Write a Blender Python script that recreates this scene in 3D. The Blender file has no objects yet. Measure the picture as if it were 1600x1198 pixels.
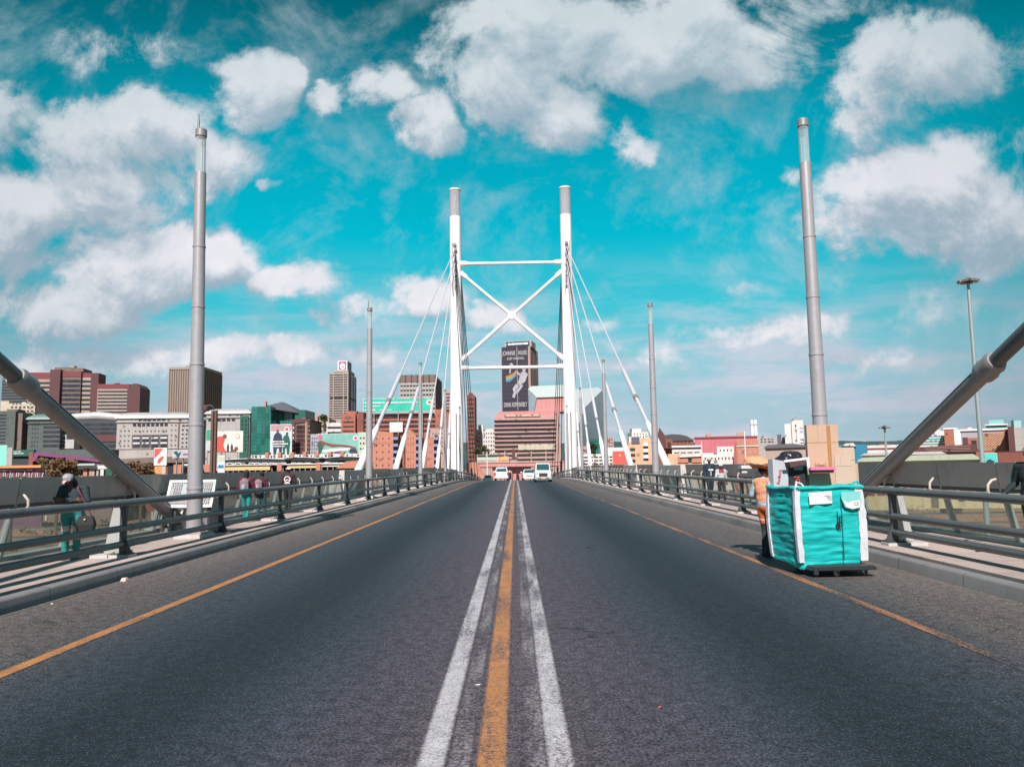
import bpy, bmesh, math, random
from mathutils import Vector, Matrix, Euler
R = math.radians
random.seed(7)
SC = bpy.context.scene
COL = SC.collection

# ------------------------------------------------------------------ camera
CAM_LOC = Vector((0.15, 0.0, 1.75)); FPX = 1200.0
PITCH, YAW, ROLL = R(6.09), R(0.14), R(0.9)
_f = Vector((-math.sin(YAW)*math.cos(PITCH), math.cos(YAW)*math.cos(PITCH), math.sin(PITCH)))
_r0 = _f.cross(Vector((0, 0, 1))).normalized(); _u0 = _r0.cross(_f)
_r = _r0*math.cos(ROLL) - _u0*math.sin(ROLL); _u = _u0*math.cos(ROLL) + _r0*math.sin(ROLL)
cam = bpy.data.cameras.new('camera'); cam_o = bpy.data.objects.new('camera', cam); COL.objects.link(cam_o)
cam_o.matrix_world = Matrix(((_r.x, _u.x, -_f.x, CAM_LOC.x), (_r.y, _u.y, -_f.y, CAM_LOC.y), (_r.z, _u.z, -_f.z, CAM_LOC.z), (0, 0, 0, 1)))
cam.sensor_width = 36; cam.lens = 27; cam.clip_start = 0.05; cam.clip_end = 9000
SC.camera = cam_o

def pix(px, py, Y):
    """world point at depth y=Y seen at photo pixel (px, py)"""
    d = _f + _r*((px-800)/FPX) + _u*((599-py)/FPX)
    return CAM_LOC + d*((Y-CAM_LOC.y)/d.y)

# ------------------------------------------------------------------ exposure, sun, sky
SC.view_settings.view_transform = 'Standard'; SC.view_settings.look = 'None'
SC.view_settings.exposure = 0.5; SC.view_settings.gamma = 1.0
SUN_EL, SUN_AZ = R(43), R(-8)      # the sun stands behind the camera, a little to the left
sd = Vector((math.sin(SUN_AZ)*math.cos(SUN_EL), -math.cos(SUN_AZ)*math.cos(SUN_EL), math.sin(SUN_EL)))
sun = bpy.data.lights.new('sun', 'SUN'); sun.energy = 4.8; sun.angle = R(0.5); sun.color = (1.0, 0.93, 0.88)
sun_o = bpy.data.objects.new('sun', sun); COL.objects.link(sun_o)
sun_o.rotation_euler = sd.to_track_quat('Z', 'Y').to_euler(); sun_o.location = (0, -20, 60)

class NT:
    """small helper to write node trees"""
    def __init__(s, tree): s.t = tree; s.n = tree.nodes; s.l = tree.links
    def node(s, typ, **kw):
        n = s.n.new(typ)
        for k, v in kw.items(): setattr(n, k, v)
        return n
    def put(s, sock, v):
        if hasattr(v, 'is_linked') or isinstance(v, bpy.types.NodeSocket): s.l.new(v, sock)
        elif v is not None:
            if hasattr(sock.default_value, '__len__') and not hasattr(v, '__len__'): v = (v,)*len(sock.default_value)
            if hasattr(sock.default_value, '__len__') and len(v) == 3 and len(sock.default_value) == 4: v = (*v, 1)
            sock.default_value = v
    def math(s, op, a, b=0.5, c=None, clamp=False):
        n = s.node('ShaderNodeMath', operation=op, use_clamp=clamp); s.put(n.inputs[0], a); s.put(n.inputs[1], b)
        if c is not None: s.put(n.inputs[2], c)
        return n.outputs[0]
    def vmath(s, op, a, b=None, out=0):
        n = s.node('ShaderNodeVectorMath', operation=op); s.put(n.inputs[0], a)
        if b is not None: s.put(n.inputs[1], b)
        return n.outputs[out]
    def noise(s, vec, scale, detail=4, rough=0.55, col=False, dist=0.0):
        n = s.node('ShaderNodeTexNoise'); s.put(n.inputs['Vector'], vec); n.inputs['Scale'].default_value = scale
        n.inputs['Detail'].default_value = detail; n.inputs['Roughness'].default_value = rough; n.inputs['Distortion'].default_value = dist
        return n.outputs['Color' if col else 'Fac']
    def mix(s, f, a, b, mode='MIX'):
        n = s.node('ShaderNodeMix', data_type='RGBA', blend_type=mode); s.put(n.inputs[0], f); s.put(n.inputs[6], a); s.put(n.inputs[7], b)
        return n.outputs[2]
    def step(s, v, lo, hi, a=0.0, b=1.0):
        n = s.node('ShaderNodeMapRange', interpolation_type='SMOOTHSTEP'); s.put(n.inputs[0], v)
        n.inputs[1].default_value = lo; n.inputs[2].default_value = hi; n.inputs[3].default_value = a; n.inputs[4].default_value = b
        return n.outputs[0]
    def ramp(s, v, stops):
        n = s.node('ShaderNodeValToRGB'); s.put(n.inputs[0], v); e = n.color_ramp.elements
        while len(e) < len(stops): e.new(0.5)
        for el, (p, c) in zip(e, stops): el.position = p; el.color = (*c, 1) if len(c) == 3 else c
        return n.outputs[0]
    def sep(s, v):
        n = s.node('ShaderNodeSeparateXYZ'); s.put(n.inputs[0], v); return n.outputs
    def comb(s, x=0, y=0, z=0):
        n = s.node('ShaderNodeCombineXYZ'); s.put(n.inputs[0], x); s.put(n.inputs[1], y); s.put(n.inputs[2], z); return n.outputs[0]

def srgb(r, g, b):
    f = lambda c: (c/255/12.92) if c/255 <= 0.04045 else ((c/255+0.055)/1.055)**2.4
    return (f(r), f(g), f(b))

# clouds as masses at fixed bearings: (centre x, centre y, half width, half height, weight)
CLOUDS = [(205, 75, 150, 42, .55), (110, 55, 60, 30, .35), (400, 140, 88, 78, .95), (190, 205, 170, 80, 1.15), (20, 175, 90, 70, .9), (330, 245, 90, 55, .9), (405, 280, 26, 16, .7),
          (110, 310, 185, 75, 1.1), (30, 350, 120, 70, 1.0), (250, 410, 175, 78, 1.2), (350, 400, 75, 60, 1.0), (60, 410, 120, 60, .75), (130, 492, 140, 48, 1.0), (30, 470, 80, 40, .7), (320, 300, 30, 16, .5),
          (532, 140, 42, 36, .9), (605, 125, 55, 42, .75), (668, 185, 55, 56, .95), (735, 35, 90, 55, .75), (690, 75, 45, 50, .6), (580, 150, 40, 26, .5),
          (920, 60, 240, 110, 1.2), (1100, 50, 240, 90, 1.1), (1290, 8, 140, 42, .7), (790, 130, 110, 75, 1.05), (880, 180, 85, 58, 1.0), (1000, 215, 55, 40, .85),
          (1450, 95, 165, 92, 1.15), (1370, 150, 95, 70, .9), (1360, 205, 45, 24, .45), (1470, 310, 190, 105, 1.2), (1560, 370, 120, 70, .9), (1360, 360, 130, 62, .9), (1530, 240, 110, 50, .8), (1232, 275, 26, 22, .6),
          (480, 440, 75, 38, .85), (650, 468, 85, 48, .95), (560, 490, 80, 36, .7), (775, 497, 70, 36, .85), (935, 505, 32, 20, .5), (455, 548, 65, 26, .6), (255, 555, 160, 34, .8), (80, 560, 110, 34, .65),
          (1170, 465, 65, 22, .45), (1200, 522, 175, 32, .75), (1080, 560, 150, 26, .55), (1390, 500, 90, 30, .4), (1340, 570, 130, 26, .5), (980, 545, 90, 26, .4), (620, 550, 130, 24, .4), (1480, 470, 130, 40, .3)]

world = bpy.data.worlds.new('World'); SC.world = world; world.use_nodes = True
world.cycles.sampling_method = 'MANUAL'; world.cycles.sample_map_resolution = 512
g = bpy.data.node_groups.new('cloud_field', 'ShaderNodeTree')
g.interface.new_socket('Vector', in_out='INPUT', socket_type='NodeSocketVector')
g.interface.new_socket('Density', in_out='OUTPUT', socket_type='NodeSocketFloat')
G = NT(g); gi = G.node('NodeGroupInput'); go = G.node('NodeGroupOutput')
P = gi.outputs[0]
w1 = G.vmath('SUBTRACT', G.noise(P, 7, 3, .6, True), (.5, .5, .5)); w2 = G.vmath('MULTIPLY', w1, (.15, .085, 0))
w3 = G.vmath('MULTIPLY', G.vmath('SUBTRACT', G.noise(P, 26, 4, .6, True), (.5, .5, .5)), (.05, .04, 0))
PW = G.vmath('ADD', G.vmath('ADD', P, w2), w3)
acc = None
for (cx, cy, rx, ry, w) in CLOUDS:
    c = pix(cx, cy, 1.0) - CAM_LOC
    q = G.vmath('MULTIPLY', G.vmath('SUBTRACT', PW, (c.x, c.z, 0)), (FPX/rx/1.22, FPX/ry/1.18, 0))
    v = G.math('MULTIPLY', G.math('SUBTRACT', 1.0, G.vmath('DOT_PRODUCT', q, q, 'Value'), clamp=True), w*0.85)
    acc = v if acc is None else G.math('SMOOTH_MAX', acc, v, 0.25)
    if acc is not v: pass
acc = G.math('MINIMUM', G.math('MULTIPLY', acc, 1.12), .98)
fb = G.math('ADD', G.math('MULTIPLY', G.math('SUBTRACT', G.noise(P, 6.0, 12, .63, dist=.5), .5), 2.5), G.math('MULTIPLY', G.math('SUBTRACT', G.noise(P, 26, 8, .68), .5), .8))
near = G.step(acc, .0, .5, .0, 1.0)
den = G.math('ADD', acc, G.math('MULTIPLY', fb, near))
G.l.new(den, go.inputs[0])
W = NT(world.node_tree); W.n.clear()
tc = W.node('ShaderNodeTexCoord'); D = tc.outputs['Generated']
sx, sy, sz = W.sep(D)
ay = W.math('MAXIMUM', W.math('ABSOLUTE', sy), .18)
u = W.math('DIVIDE', sx, ay); v = W.math('DIVIDE', sz, ay)
UV = W.comb(u, v, 0)
g1 = W.node('ShaderNodeGroup'); g1.node_tree = g; W.l.new(UV, g1.inputs[0])
g2 = W.node('ShaderNodeGroup'); g2.node_tree = g; W.l.new(W.vmath('ADD', UV, (-.016, .045, 0)), g2.inputs[0])
dens = g1.outputs[0]
sky = W.node('ShaderNodeTexSky', sky_type='NISHITA'); sky.sun_disc = False; sky.sun_elevation = SUN_EL; sky.sun_rotation = R(180)-SUN_AZ; sky.altitude = 1700
nis = W.mix(1.0, W.mix(1.0, sky.outputs[0], (.11, .11, .11), 'MULTIPLY'), (.05, .9, .62), 'MULTIPLY')
grad = W.ramp(sz, [(0.0, srgb(176, 186, 206)), (.07, srgb(176, 196, 214)), (.13, srgb(150, 204, 220)), (.20, srgb(64, 200, 218)), (.29, srgb(0, 188, 212)), (.40, srgb(0, 166, 190)), (.48, srgb(0, 122, 142)), (.56, srgb(0, 80, 94)), (1.0, srgb(0, 78, 102))])
base = W.mix(.10, grad, nis)
side = W.step(W.math('ABSOLUTE', u), .30, .85, 0, 1)      # sides darkened: a vignette put into the sky and cloud colours
base = W.mix(W.math('MULTIPLY', W.math('MULTIPLY', side, .50), W.step(sz, .06, .3, .75, 1)), base, srgb(0, 78, 90))
# thin low streaks near the horizon
st = W.noise(W.vmath('MULTIPLY', UV, (4, 22, 1)), 1.0, 8, .62, dist=.3)
stm = W.math('MULTIPLY', W.step(st, .42, .62), W.math('MULTIPLY', W.step(v, -.02, .03), W.step(v, .30, .10)))
base = W.mix(W.math('MULTIPLY', stm, .75), base, W.mix(side, srgb(214, 210, 224), srgb(146, 162, 180)))
wisp = W.math('MULTIPLY', W.step(W.noise(W.vmath('MULTIPLY', UV, (2.2, 3, 1)), 2.0, 9, .62, dist=.6), .50, .85), W.step(v, .25, .5))
base = W.mix(W.math('MULTIPLY', W.math('MULTIPLY', wisp, side), .16), base, srgb(60, 140, 156))
cov = W.step(dens, .17, .74)
thick = W.step(dens, .40, 1.3)
dd = W.math('SUBTRACT', g2.outputs[0], dens)
lit = W.step(dd, -.65, .50, 1, 0)
ccol = W.mix(lit, srgb(164, 178, 194), srgb(244, 240, 245))
ccol = W.mix(W.math('MULTIPLY', W.step(W.noise(UV, 9, 9, .6), .35, .7), .22), ccol, srgb(160, 186, 198))
ccol = W.mix(W.math('MULTIPLY', W.step(sz, .24, .58), .40), ccol, srgb(140, 186, 192))
ccol = W.mix(W.math('MULTIPLY', side, .34), ccol, srgb(108, 154, 164))
fin = W.mix(W.math('MULTIPLY', W.math('POWER', cov, .8), .96), base, ccol)
bg = W.node('ShaderNodeBackground'); W.l.new(fin, bg.inputs[0]); bg.inputs[1].default_value = .72
wo = W.node('ShaderNodeOutputWorld'); W.l.new(bg.outputs[0], wo.inputs[0])

# ------------------------------------------------------------------ materials
MATS = {}
def pm(name, col, rough=.6, metal=0., var=.14, scale=1.5, bump=0., bscale=30, alpha=None, spec=.5, emit=None, grime=0., coat=0., facade=0., specks=0., joints=0.):
    """painted / mineral surface: base colour broken up by noise, optional grime and relief"""
    if name in MATS: return MATS[name]
    col = tuple(x*.86 for x in col)
    m = bpy.data.materials.new(name); m.use_nodes = True; N = NT(m.node_tree); b = N.n['Principled BSDF']
    oc = N.node('ShaderNodeTexCoord').outputs['Object']
    n1 = N.noise(oc, scale, 6, .6); n2 = N.noise(oc, scale*9, 4, .6)
    f = N.math('ADD', N.math('MULTIPLY', N.math('SUBTRACT', n1, .5), 2*var), N.math('ADD', N.math('MULTIPLY', N.math('SUBTRACT', n2, .5), var), 1.0))
    c = N.vmath('MULTIPLY', col, N.comb(f, f, f))
    if grime:
        gm = N.step(N.noise(N.vmath('MULTIPLY', oc, (1, 1, .35)), scale*2.3, 7, .65), .52, .72)
        c = N.mix(N.math('MULTIPLY', gm, grime), c, tuple(x*.42 for x in col))
    if joints:   # cross joints along the bridge, with stains
        x, y, z = N.sep(oc); fy = N.math('ABSOLUTE', N.math('SUBTRACT', N.math('FRACT', N.math('DIVIDE', y, joints)), .5))
        c = N.mix(N.math('MULTIPLY', N.step(fy, .5-.012/joints, .5-.004/joints), .75), c, (.03, .03, .03))
        wn = N.node('ShaderNodeTexWhiteNoise'); wn.noise_dimensions = '1D'; N.put(wn.inputs['W'], N.math('FLOOR', N.math('ADD', N.math('DIVIDE', y, joints), .5)))
        tone = N.math('ADD', .88, N.math('MULTIPLY', wn.outputs['Value'], .24)); c = N.vmath('MULTIPLY', c, N.comb(tone, tone, tone))
        c = N.mix(N.math('MULTIPLY', N.step(N.noise(N.vmath('MULTIPLY', oc, (1.6, .9, 1)), 1.0, 8, .7), .54, .66), .40), c, tuple(x_*.45 for x_ in col))
    if facade:   # floor joints, panel joints and rain streaks of a building front
        x, y, z = N.sep(oc); xy = N.math('ADD', x, y)
        fz = N.math('ABSOLUTE', N.math('SUBTRACT', N.math('FRACT', N.math('DIVIDE', z, 3.1)), .5)); fx = N.math('ABSOLUTE', N.math('SUBTRACT', N.math('FRACT', N.math('DIVIDE', xy, 4.3)), .5))
        j = N.math('MAXIMUM', N.step(fz, .455, .475), N.math('MULTIPLY', N.step(fx, .470, .485), .6))
        strk = N.step(N.noise(N.vmath('MULTIPLY', oc, (.9, .9, .06)), 1.0, 6, .65), .42, .70)
        k = N.math('ADD', N.math('MULTIPLY', j, .34*facade), N.math('MULTIPLY', strk, .30*facade), clamp=True)
        c = N.mix(k, c, tuple(x_*.45+.02 for x_ in col))
        if specks:
            wn = N.node('ShaderNodeTexWhiteNoise'); wn.noise_dimensions = '3D'; N.put(wn.inputs[0], N.vmath('FLOOR', N.comb(N.math('DIVIDE', xy, 2.15), 0, N.math('DIVIDE', z, 3.1))))
            inx = N.math('ABSOLUTE', N.math('SUBTRACT', N.math('FRACT', N.math('DIVIDE', xy, 2.15)), .5)); wz = N.math('ABSOLUTE', N.math('SUBTRACT', N.math('FRACT', N.math('DIVIDE', z, 3.1)), .55))
            w = N.math('MULTIPLY', N.math('MULTIPLY', N.step(inx, .30, .26), N.step(wz, .22, .18)), N.step(wn.outputs['Value'], 1-specks, 1-specks+.01))
            c = N.mix(N.math('MULTIPLY', w, .8), c, (.07, .065, .08))
    N.put(b.inputs['Base Color'], c); b.inputs['Metallic'].default_value = metal
    N.put(b.inputs['Roughness'], N.math('ADD', rough, N.math('MULTIPLY', N.math('SUBTRACT', n2, .5), .25), clamp=True))
    b.inputs['Specular IOR Level'].default_value = spec; b.inputs['Coat Weight'].default_value = coat
    if bump:
        bn = N.node('ShaderNodeBump'); bn.inputs['Strength'].default_value = bump; bn.inputs['Distance'].default_value = .01
        N.put(bn.inputs['Height'], N.noise(oc, bscale, 5, .6)); N.l.new(bn.outputs[0], b.inputs['Normal'])
    if emit: b.inputs['Emission Color'].default_value = (*emit, 1); b.inputs['Emission Strength'].default_value = 1
    if alpha is not None: b.inputs['Alpha'].default_value = alpha
    MATS[name] = m; return m

def glassy(name, col, rough=.12, var=.3, scale=.25, blind=None):
    """window glass seen from outside: dark reflective panes, some with pale blinds"""
    if name in MATS: return MATS[name]
    m = bpy.data.materials.new(name); m.use_nodes = True; N = NT(m.node_tree); b = N.n['Principled BSDF']
    oc = N.node('ShaderNodeTexCoord').outputs['Object']
    wn = N.node('ShaderNodeTexWhiteNoise'); wn.noise_dimensions = '3D'
    sn = N.vmath('FLOOR', N.vmath('MULTIPLY', oc, (.45, .45, .3))); N.put(wn.inputs[0], sn); r = wn.outputs['Value']
    f = N.math('ADD', N.math('MULTIPLY', r, var*2), 1-var)
    c = N.vmath('MULTIPLY', col, N.comb(f, f, f))
    if blind: c = N.mix(N.step(r, .70, .74), c, blind)
    N.put(b.inputs['Base Color'], c); b.inputs['Roughness'].default_value = rough; b.inputs['Specular IOR Level'].default_value = .6
    MATS[name] = m; return m

def clear_glass(name, tint, lo, hi, rough=.08):
    if name in MATS: return MATS[name]
    m = bpy.data.materials.new(name); m.use_nodes = True; N = NT(m.node_tree); b = N.n['Principled BSDF']; out = N.n['Material Output']
    lw = N.node('ShaderNodeLayerWeight'); lw.inputs[0].default_value = .5
    tr = N.node('ShaderNodeBsdfTransparent'); tr.inputs[0].default_value = (.93, .97, .96, 1)
    oc = N.node('ShaderNodeTexCoord').outputs['Object']
    dust = N.noise(oc, 2.2, 6, .65)
    b.inputs['Base Color'].default_value = (*tint, 1); b.inputs['Roughness'].default_value = rough
    ms = N.node('ShaderNodeMixShader')
    fac = N.math('ADD', N.math('ADD', N.math('MULTIPLY', lw.outputs['Facing'], hi-lo), lo), N.math('MULTIPLY', N.math('SUBTRACT', dust, .5), .3), clamp=True)
    N.put(ms.inputs[0], fac); N.l.new(tr.outputs[0], ms.inputs[1]); N.l.new(b.outputs[0], ms.inputs[2]); N.l.new(ms.outputs[0], out.inputs[0])
    MATS[name] = m; return m

def asphalt_color(N, oc):
    """worn asphalt: dusty edges, paler tyre tracks, darker oil band in the middle of each lane"""
    x, y, z = N.sep(oc)
    ax = N.math('ABSOLUTE', x)
    wob = N.math('MULTIPLY', N.math('SUBTRACT', N.noise(N.vmath('MULTIPLY', oc, (.5, .07, 1)), 1.0, 4), .5), .9)
    axw = N.math('ADD', ax, wob)
    col = N.ramp(N.math('MULTIPLY', axw, 1/7.0), [(0, (.066, .053, .064)), (.13, (.048, .041, .055)), (.24, (.025, .031, .044)), (.34, (.0075, .0135, .020)), (.42, (.008, .014, .021)), (.53, (.022, .030, .041)), (.61, (.036, .040, .048)), (.69, (.070, .061, .061)), (.84, (.100, .084, .080)), (1, (.14, .116, .105))])
    big = N.noise(N.vmath('MULTIPLY', oc, (.8, .16, 1)), .9, 6, .6)
    f = N.math('ADD', N.math('MULTIPLY', N.math('SUBTRACT', big, .5), .55), 1.0)
    sp = N.noise(oc, 44, 4, .78); sp2 = N.noise(oc, 9, 5, .7)
    f = N.math('MULTIPLY', f, N.step(sp, .36, .66, .22, 2.2))
    f = N.math('MULTIPLY', f, N.step(sp2, .34, .66, .64, 1.36))
    c = N.vmath('MULTIPLY', col, N.comb(f, f, f))
    spk = N.node('ShaderNodeTexVoronoi'); N.put(spk.inputs['Vector'], oc); spk.inputs['Scale'].default_value = 42
    c = N.mix(N.math('MULTIPLY', N.step(spk.outputs['Distance'], .20, .06), .5), c, (.34, .32, .33))
    vc = N.node('ShaderNodeTexVoronoi'); vc.feature = 'DISTANCE_TO_EDGE'; vc.inputs['Scale'].default_value = .42
    N.put(vc.inputs['Vector'], N.vmath('ADD', oc, N.vmath('MULTIPLY', N.noise(oc, 2.2, 6, .7, True), (.9, .9, 0))))
    crk = N.math('MULTIPLY', N.step(vc.outputs['Distance'], .010, .003), N.step(N.noise(oc, .35, 3), .54, .60))
    c = N.mix(N.math('MULTIPLY', crk, .75), c, (.008, .008, .010))
    tr_ = N.noise(N.vmath('MULTIPLY', oc, (9, .12, 1)), 1.0, 4, .6); c = N.mix(N.math('MULTIPLY', N.step(tr_, .56, .70), .30), c, (.018, .022, .028))
    st = N.step(N.noise(N.vmath('MULTIPLY', oc, (1, .5, 1)), 1.7, 3, .5), .68, .74)
    c = N.mix(N.math('MULTIPLY', st, .5), c, (.022, .022, .025))
    return c, sp

def asphalt_mat(name='asphalt', paint=None, wear=.5, half=.09, centre=0.0):
    if name in MATS: return MATS[name]
    m = bpy.data.materials.new(name); m.use_nodes = True; N = NT(m.node_tree); b = N.n['Principled BSDF']
    oc = N.node('ShaderNodeTexCoord').outputs['Object']
    c, sp = asphalt_color(N, oc)
    if paint:
        x, y, z = N.sep(oc)
        dx = N.math('ABSOLUTE', N.math('SUBTRACT', x, centre))
        edge = N.step(N.math('ADD', dx, N.math('MULTIPLY', N.math('SUBTRACT', N.noise(oc, 24, 3, .7), .5), .05)), half*1.02, half*.66)
        w = N.math('ADD', N.math('MULTIPLY', N.noise(oc, 30, 5, .8), .55), N.math('MULTIPLY', N.noise(N.vmath('MULTIPLY', oc, (2.5, .35, 1)), 1.6, 5, .6), .45))
        fac = N.math('MULTIPLY', N.step(w, wear-.07, wear+.07), edge)
        fac = N.math('MULTIPLY', fac, N.step(N.noise(oc, 75, 3, .8), .34, .56, .25, .95))
        pn = N.noise(oc, 6, 5, .6); pc = N.vmath('MULTIPLY', paint, N.comb(*[N.step(pn, .2, .8, .72, 1.1)]*3))
        c = N.mix(fac, c, pc)
    N.put(b.inputs['Base Color'], c); b.inputs['Roughness'].default_value = .72; b.inputs['Specular IOR Level'].default_value = .4
    bn = N.node('ShaderNodeBump'); bn.inputs['Strength'].default_value = .55; bn.inputs['Distance'].default_value = .012
    N.put(bn.inputs['Height'], sp); N.l.new(bn.outputs[0], b.inputs['Normal'])
    MATS[name] = m; return m

# ------------------------------------------------------------------ mesh helpers
class MB:
    def __init__(s): s.v = []; s.f = []; s.m = []
    def face(s, pts, mi=0):
        k = len(s.v); s.v += [tuple(p) for p in pts]; s.f.append(tuple(range(k, k+len(pts)))); s.m.append(mi)
    def box(s, x0, x1, y0, y1, z0, z1, mi=0, M=None):
        c = [Vector((x, y, z)) for z in (z0, z1) for y in (y0, y1) for x in (x0, x1)]
        if M is not None: c = [M @ p for p in c]
        k = len(s.v); s.v += [tuple(p) for p in c]
        for q in ((0, 2, 3, 1), (4, 5, 7, 6), (0, 1, 5, 4), (2, 6, 7, 3), (0, 4, 6, 2), (1, 3, 7, 5)): s.f.append(tuple(k+i for i in q)); s.m.append(mi)
        return s
    def rings(s, rs, mi=0, cap=True, close=True):
        k = len(s.v); n = len(rs[0])
        for r in rs: s.v += [tuple(p) for p in r]
        for i in range(len(rs)-1):
            for j in range(n if close else n-1):
                a = k+i*n+j; b = k+i*n+(j+1) % n; s.f.append((a, b, b+n, a+n)); s.m.append(mi)
        if cap:
            s.f.append(tuple(k+j for j in reversed(range(n)))); s.m.append(mi)
            s.f.append(tuple(k+(len(rs)-1)*n+j for j in range(n))); s.m.append(mi)
        return s
    def tube(s, pts, rad, n=12, mi=0, cap=True, flat=1.0):
        pts = [Vector(p) for p in pts]; rad = rad if hasattr(rad, '__len__') else [rad]*len(pts)
        rs = []; prev = None
        for i, p in enumerate(pts):
            d = (pts[min(i+1, len(pts)-1)]-pts[max(i-1, 0)]).normalized()
            a = prev if prev is not None else (Vector((0, 0, 1)) if abs(d.z) < .9 else Vector((1, 0, 0)))
            a = (a-d*a.dot(d)).normalized(); prev = a; b = d.cross(a)
            rs.append([p+(a*math.cos(t)+b*math.sin(t)*flat)*rad[i] for t in [2*math.pi*j/n for j in range(n)]])
        return s.rings(rs, mi, cap)
    def cyl(s, p, q, r0, r1=None, n=12, mi=0): return s.tube([p, q], [r0, r0 if r1 is None else r1], n, mi)
    def lathe(s, prof, n=24, mi=0, at=(0, 0, 0)):
        a = Vector(at); return s.rings([[a+Vector((r*math.cos(t), r*math.sin(t), z)) for t in [2*math.pi*j/n for j in range(n)]] for r, z in prof], mi)
    def prism(s, poly, y0, y1, mi=0, M=None):
        """polygon in local x,z pushed through y0..y1"""
        a = [Vector((x, y0, z)) for x, z in poly]; b = [Vector((x, y1, z)) for x, z in poly]
        if M is not None: a = [M @ p for p in a]; b = [M @ p for p in b]
        return s.rings([a, b], mi)
    def ball(s, c, r, n=10, mi=0):
        r = r if hasattr(r, '__len__') else (r, r, r); c = Vector(c)
        rs = []
        for i in range(1, n):
            t = math.pi*i/n; rs.append([c+Vector((r[0]*math.sin(t)*math.cos(q), r[1]*math.sin(t)*math.sin(q), -r[2]*math.cos(t))) for q in [2*math.pi*j/(n+4) for j in range(n+4)]])
        return s.rings(rs, mi)
    def mesh(s, name, mats, sharp=38):
        me = bpy.data.meshes.new(name); me.from_pydata(s.v, [], s.f)
        for m in (mats if isinstance(mats, (list, tuple)) else [mats]): me.materials.append(m)
        me.polygons.foreach_set('material_index', s.m)
        bm = bmesh.new(); bm.from_mesh(me); bmesh.ops.recalc_face_normals(bm, faces=bm.faces); bm.to_mesh(me); bm.free()
        me.polygons.foreach_set('use_smooth', [True]*len(me.polygons)); me.set_sharp_from_angle(angle=R(sharp)); me.update()
        return me
    def build(s, name, mats, parent=None, loc=(0, 0, 0), sharp=38):
        return link(name, s.mesh(name, mats, sharp), parent, loc)

def link(name, me, parent=None, loc=(0, 0, 0), rot=None):
    o = bpy.data.objects.new(name, me); COL.objects.link(o); o.location = loc
    if rot: o.rotation_euler = rot
    if parent: o.parent = parent
    return o
def tag(o, label=None, cat=None, group=None, kind=None):
    if label: o['label'] = label
    if cat: o['category'] = cat
    if group: o['group'] = group
    if kind: o['kind'] = kind
    return o
def thing(name, label, cat, loc=(0, 0, 0), rz=0, group=None):
    o = bpy.data.objects.new(name, None); COL.objects.link(o); o.location = loc; o.rotation_euler = (0, 0, rz); o.empty_display_size = .3
    return tag(o, label, cat, group)
def part(name, m, mats, parent, loc=(0, 0, 0), label=None):
    o = m.build(name, mats, parent, loc)
    if label: o['label'] = label
    return o
def copy_tree(o, parent=None):
    c = o.copy(); COL.objects.link(c); c.parent = parent
    for ch in list(o.children): copy_tree(ch, c)
    return c
def text_mesh(txt, size, depth=.02, font_shear=0.0, spacing=1.0, bold=0.0):
    cu = bpy.data.curves.new('t', 'FONT'); cu.body = txt; cu.size = size; cu.extrude = depth; cu.align_x = 'CENTER'; cu.align_y = 'CENTER'
    cu.shear = font_shear; cu.space_character = spacing; cu.offset = bold; cu.resolution_u = 3
    o = bpy.data.objects.new('t', cu); COL.objects.link(o); dg = bpy.context.evaluated_depsgraph_get()
    me = bpy.data.meshes.new_from_object(o.evaluated_get(dg)); bpy.data.objects.remove(o); bpy.data.curves.remove(cu); return me
def lettering(txt, size, loc, m, parent, depth=.02, rot=(R(90), 0, 0), name='lettering', width=None, **kw):
    me = text_mesh(txt, size, depth, **kw); me.materials.clear(); me.materials.append(m)
    o = link(name, me, parent, loc, rot)
    if width:
        xs = [v.co.x for v in me.vertices]; k = width/max(1e-6, max(xs)-min(xs)); me.transform(Matrix.Diagonal((k, 1, 1, 1)))
    return o

# deck profile: straight, a crest before the pylon, then down to the street
def zr(y):
    if y < 75: return 0.0
    if y < 171: return -.00026*(y-75)**2
    z171 = -.00026*96**2
    return max(-9.0, z171-.0499*(y-171))
DY = [-14, -8, -4] + [0.0+i*2.5 for i in range(0, 30)] + [75+i*4 for i in range(0, 58)] + [310, 330]
def strip(x0, x1, dz, ys, side_down=0.0):
    m = MB()
    for a, b in zip(ys, ys[1:]):
        m.face([(x0, a, zr(a)+dz), (x1, a, zr(a)+dz), (x1, b, zr(b)+dz), (x0, b, zr(b)+dz)])
    return m
def weld(o):
    bm = bmesh.new(); bm.from_mesh(o.data); bmesh.ops.remove_doubles(bm, verts=bm.verts, dist=1e-5)
    bmesh.ops.recalc_face_normals(bm, faces=bm.faces)
    if sum(f.normal.z for f in bm.faces) < 0: bmesh.ops.reverse_faces(bm, faces=bm.faces)
    bm.to_mesh(o.data); bm.free(); return o
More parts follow.
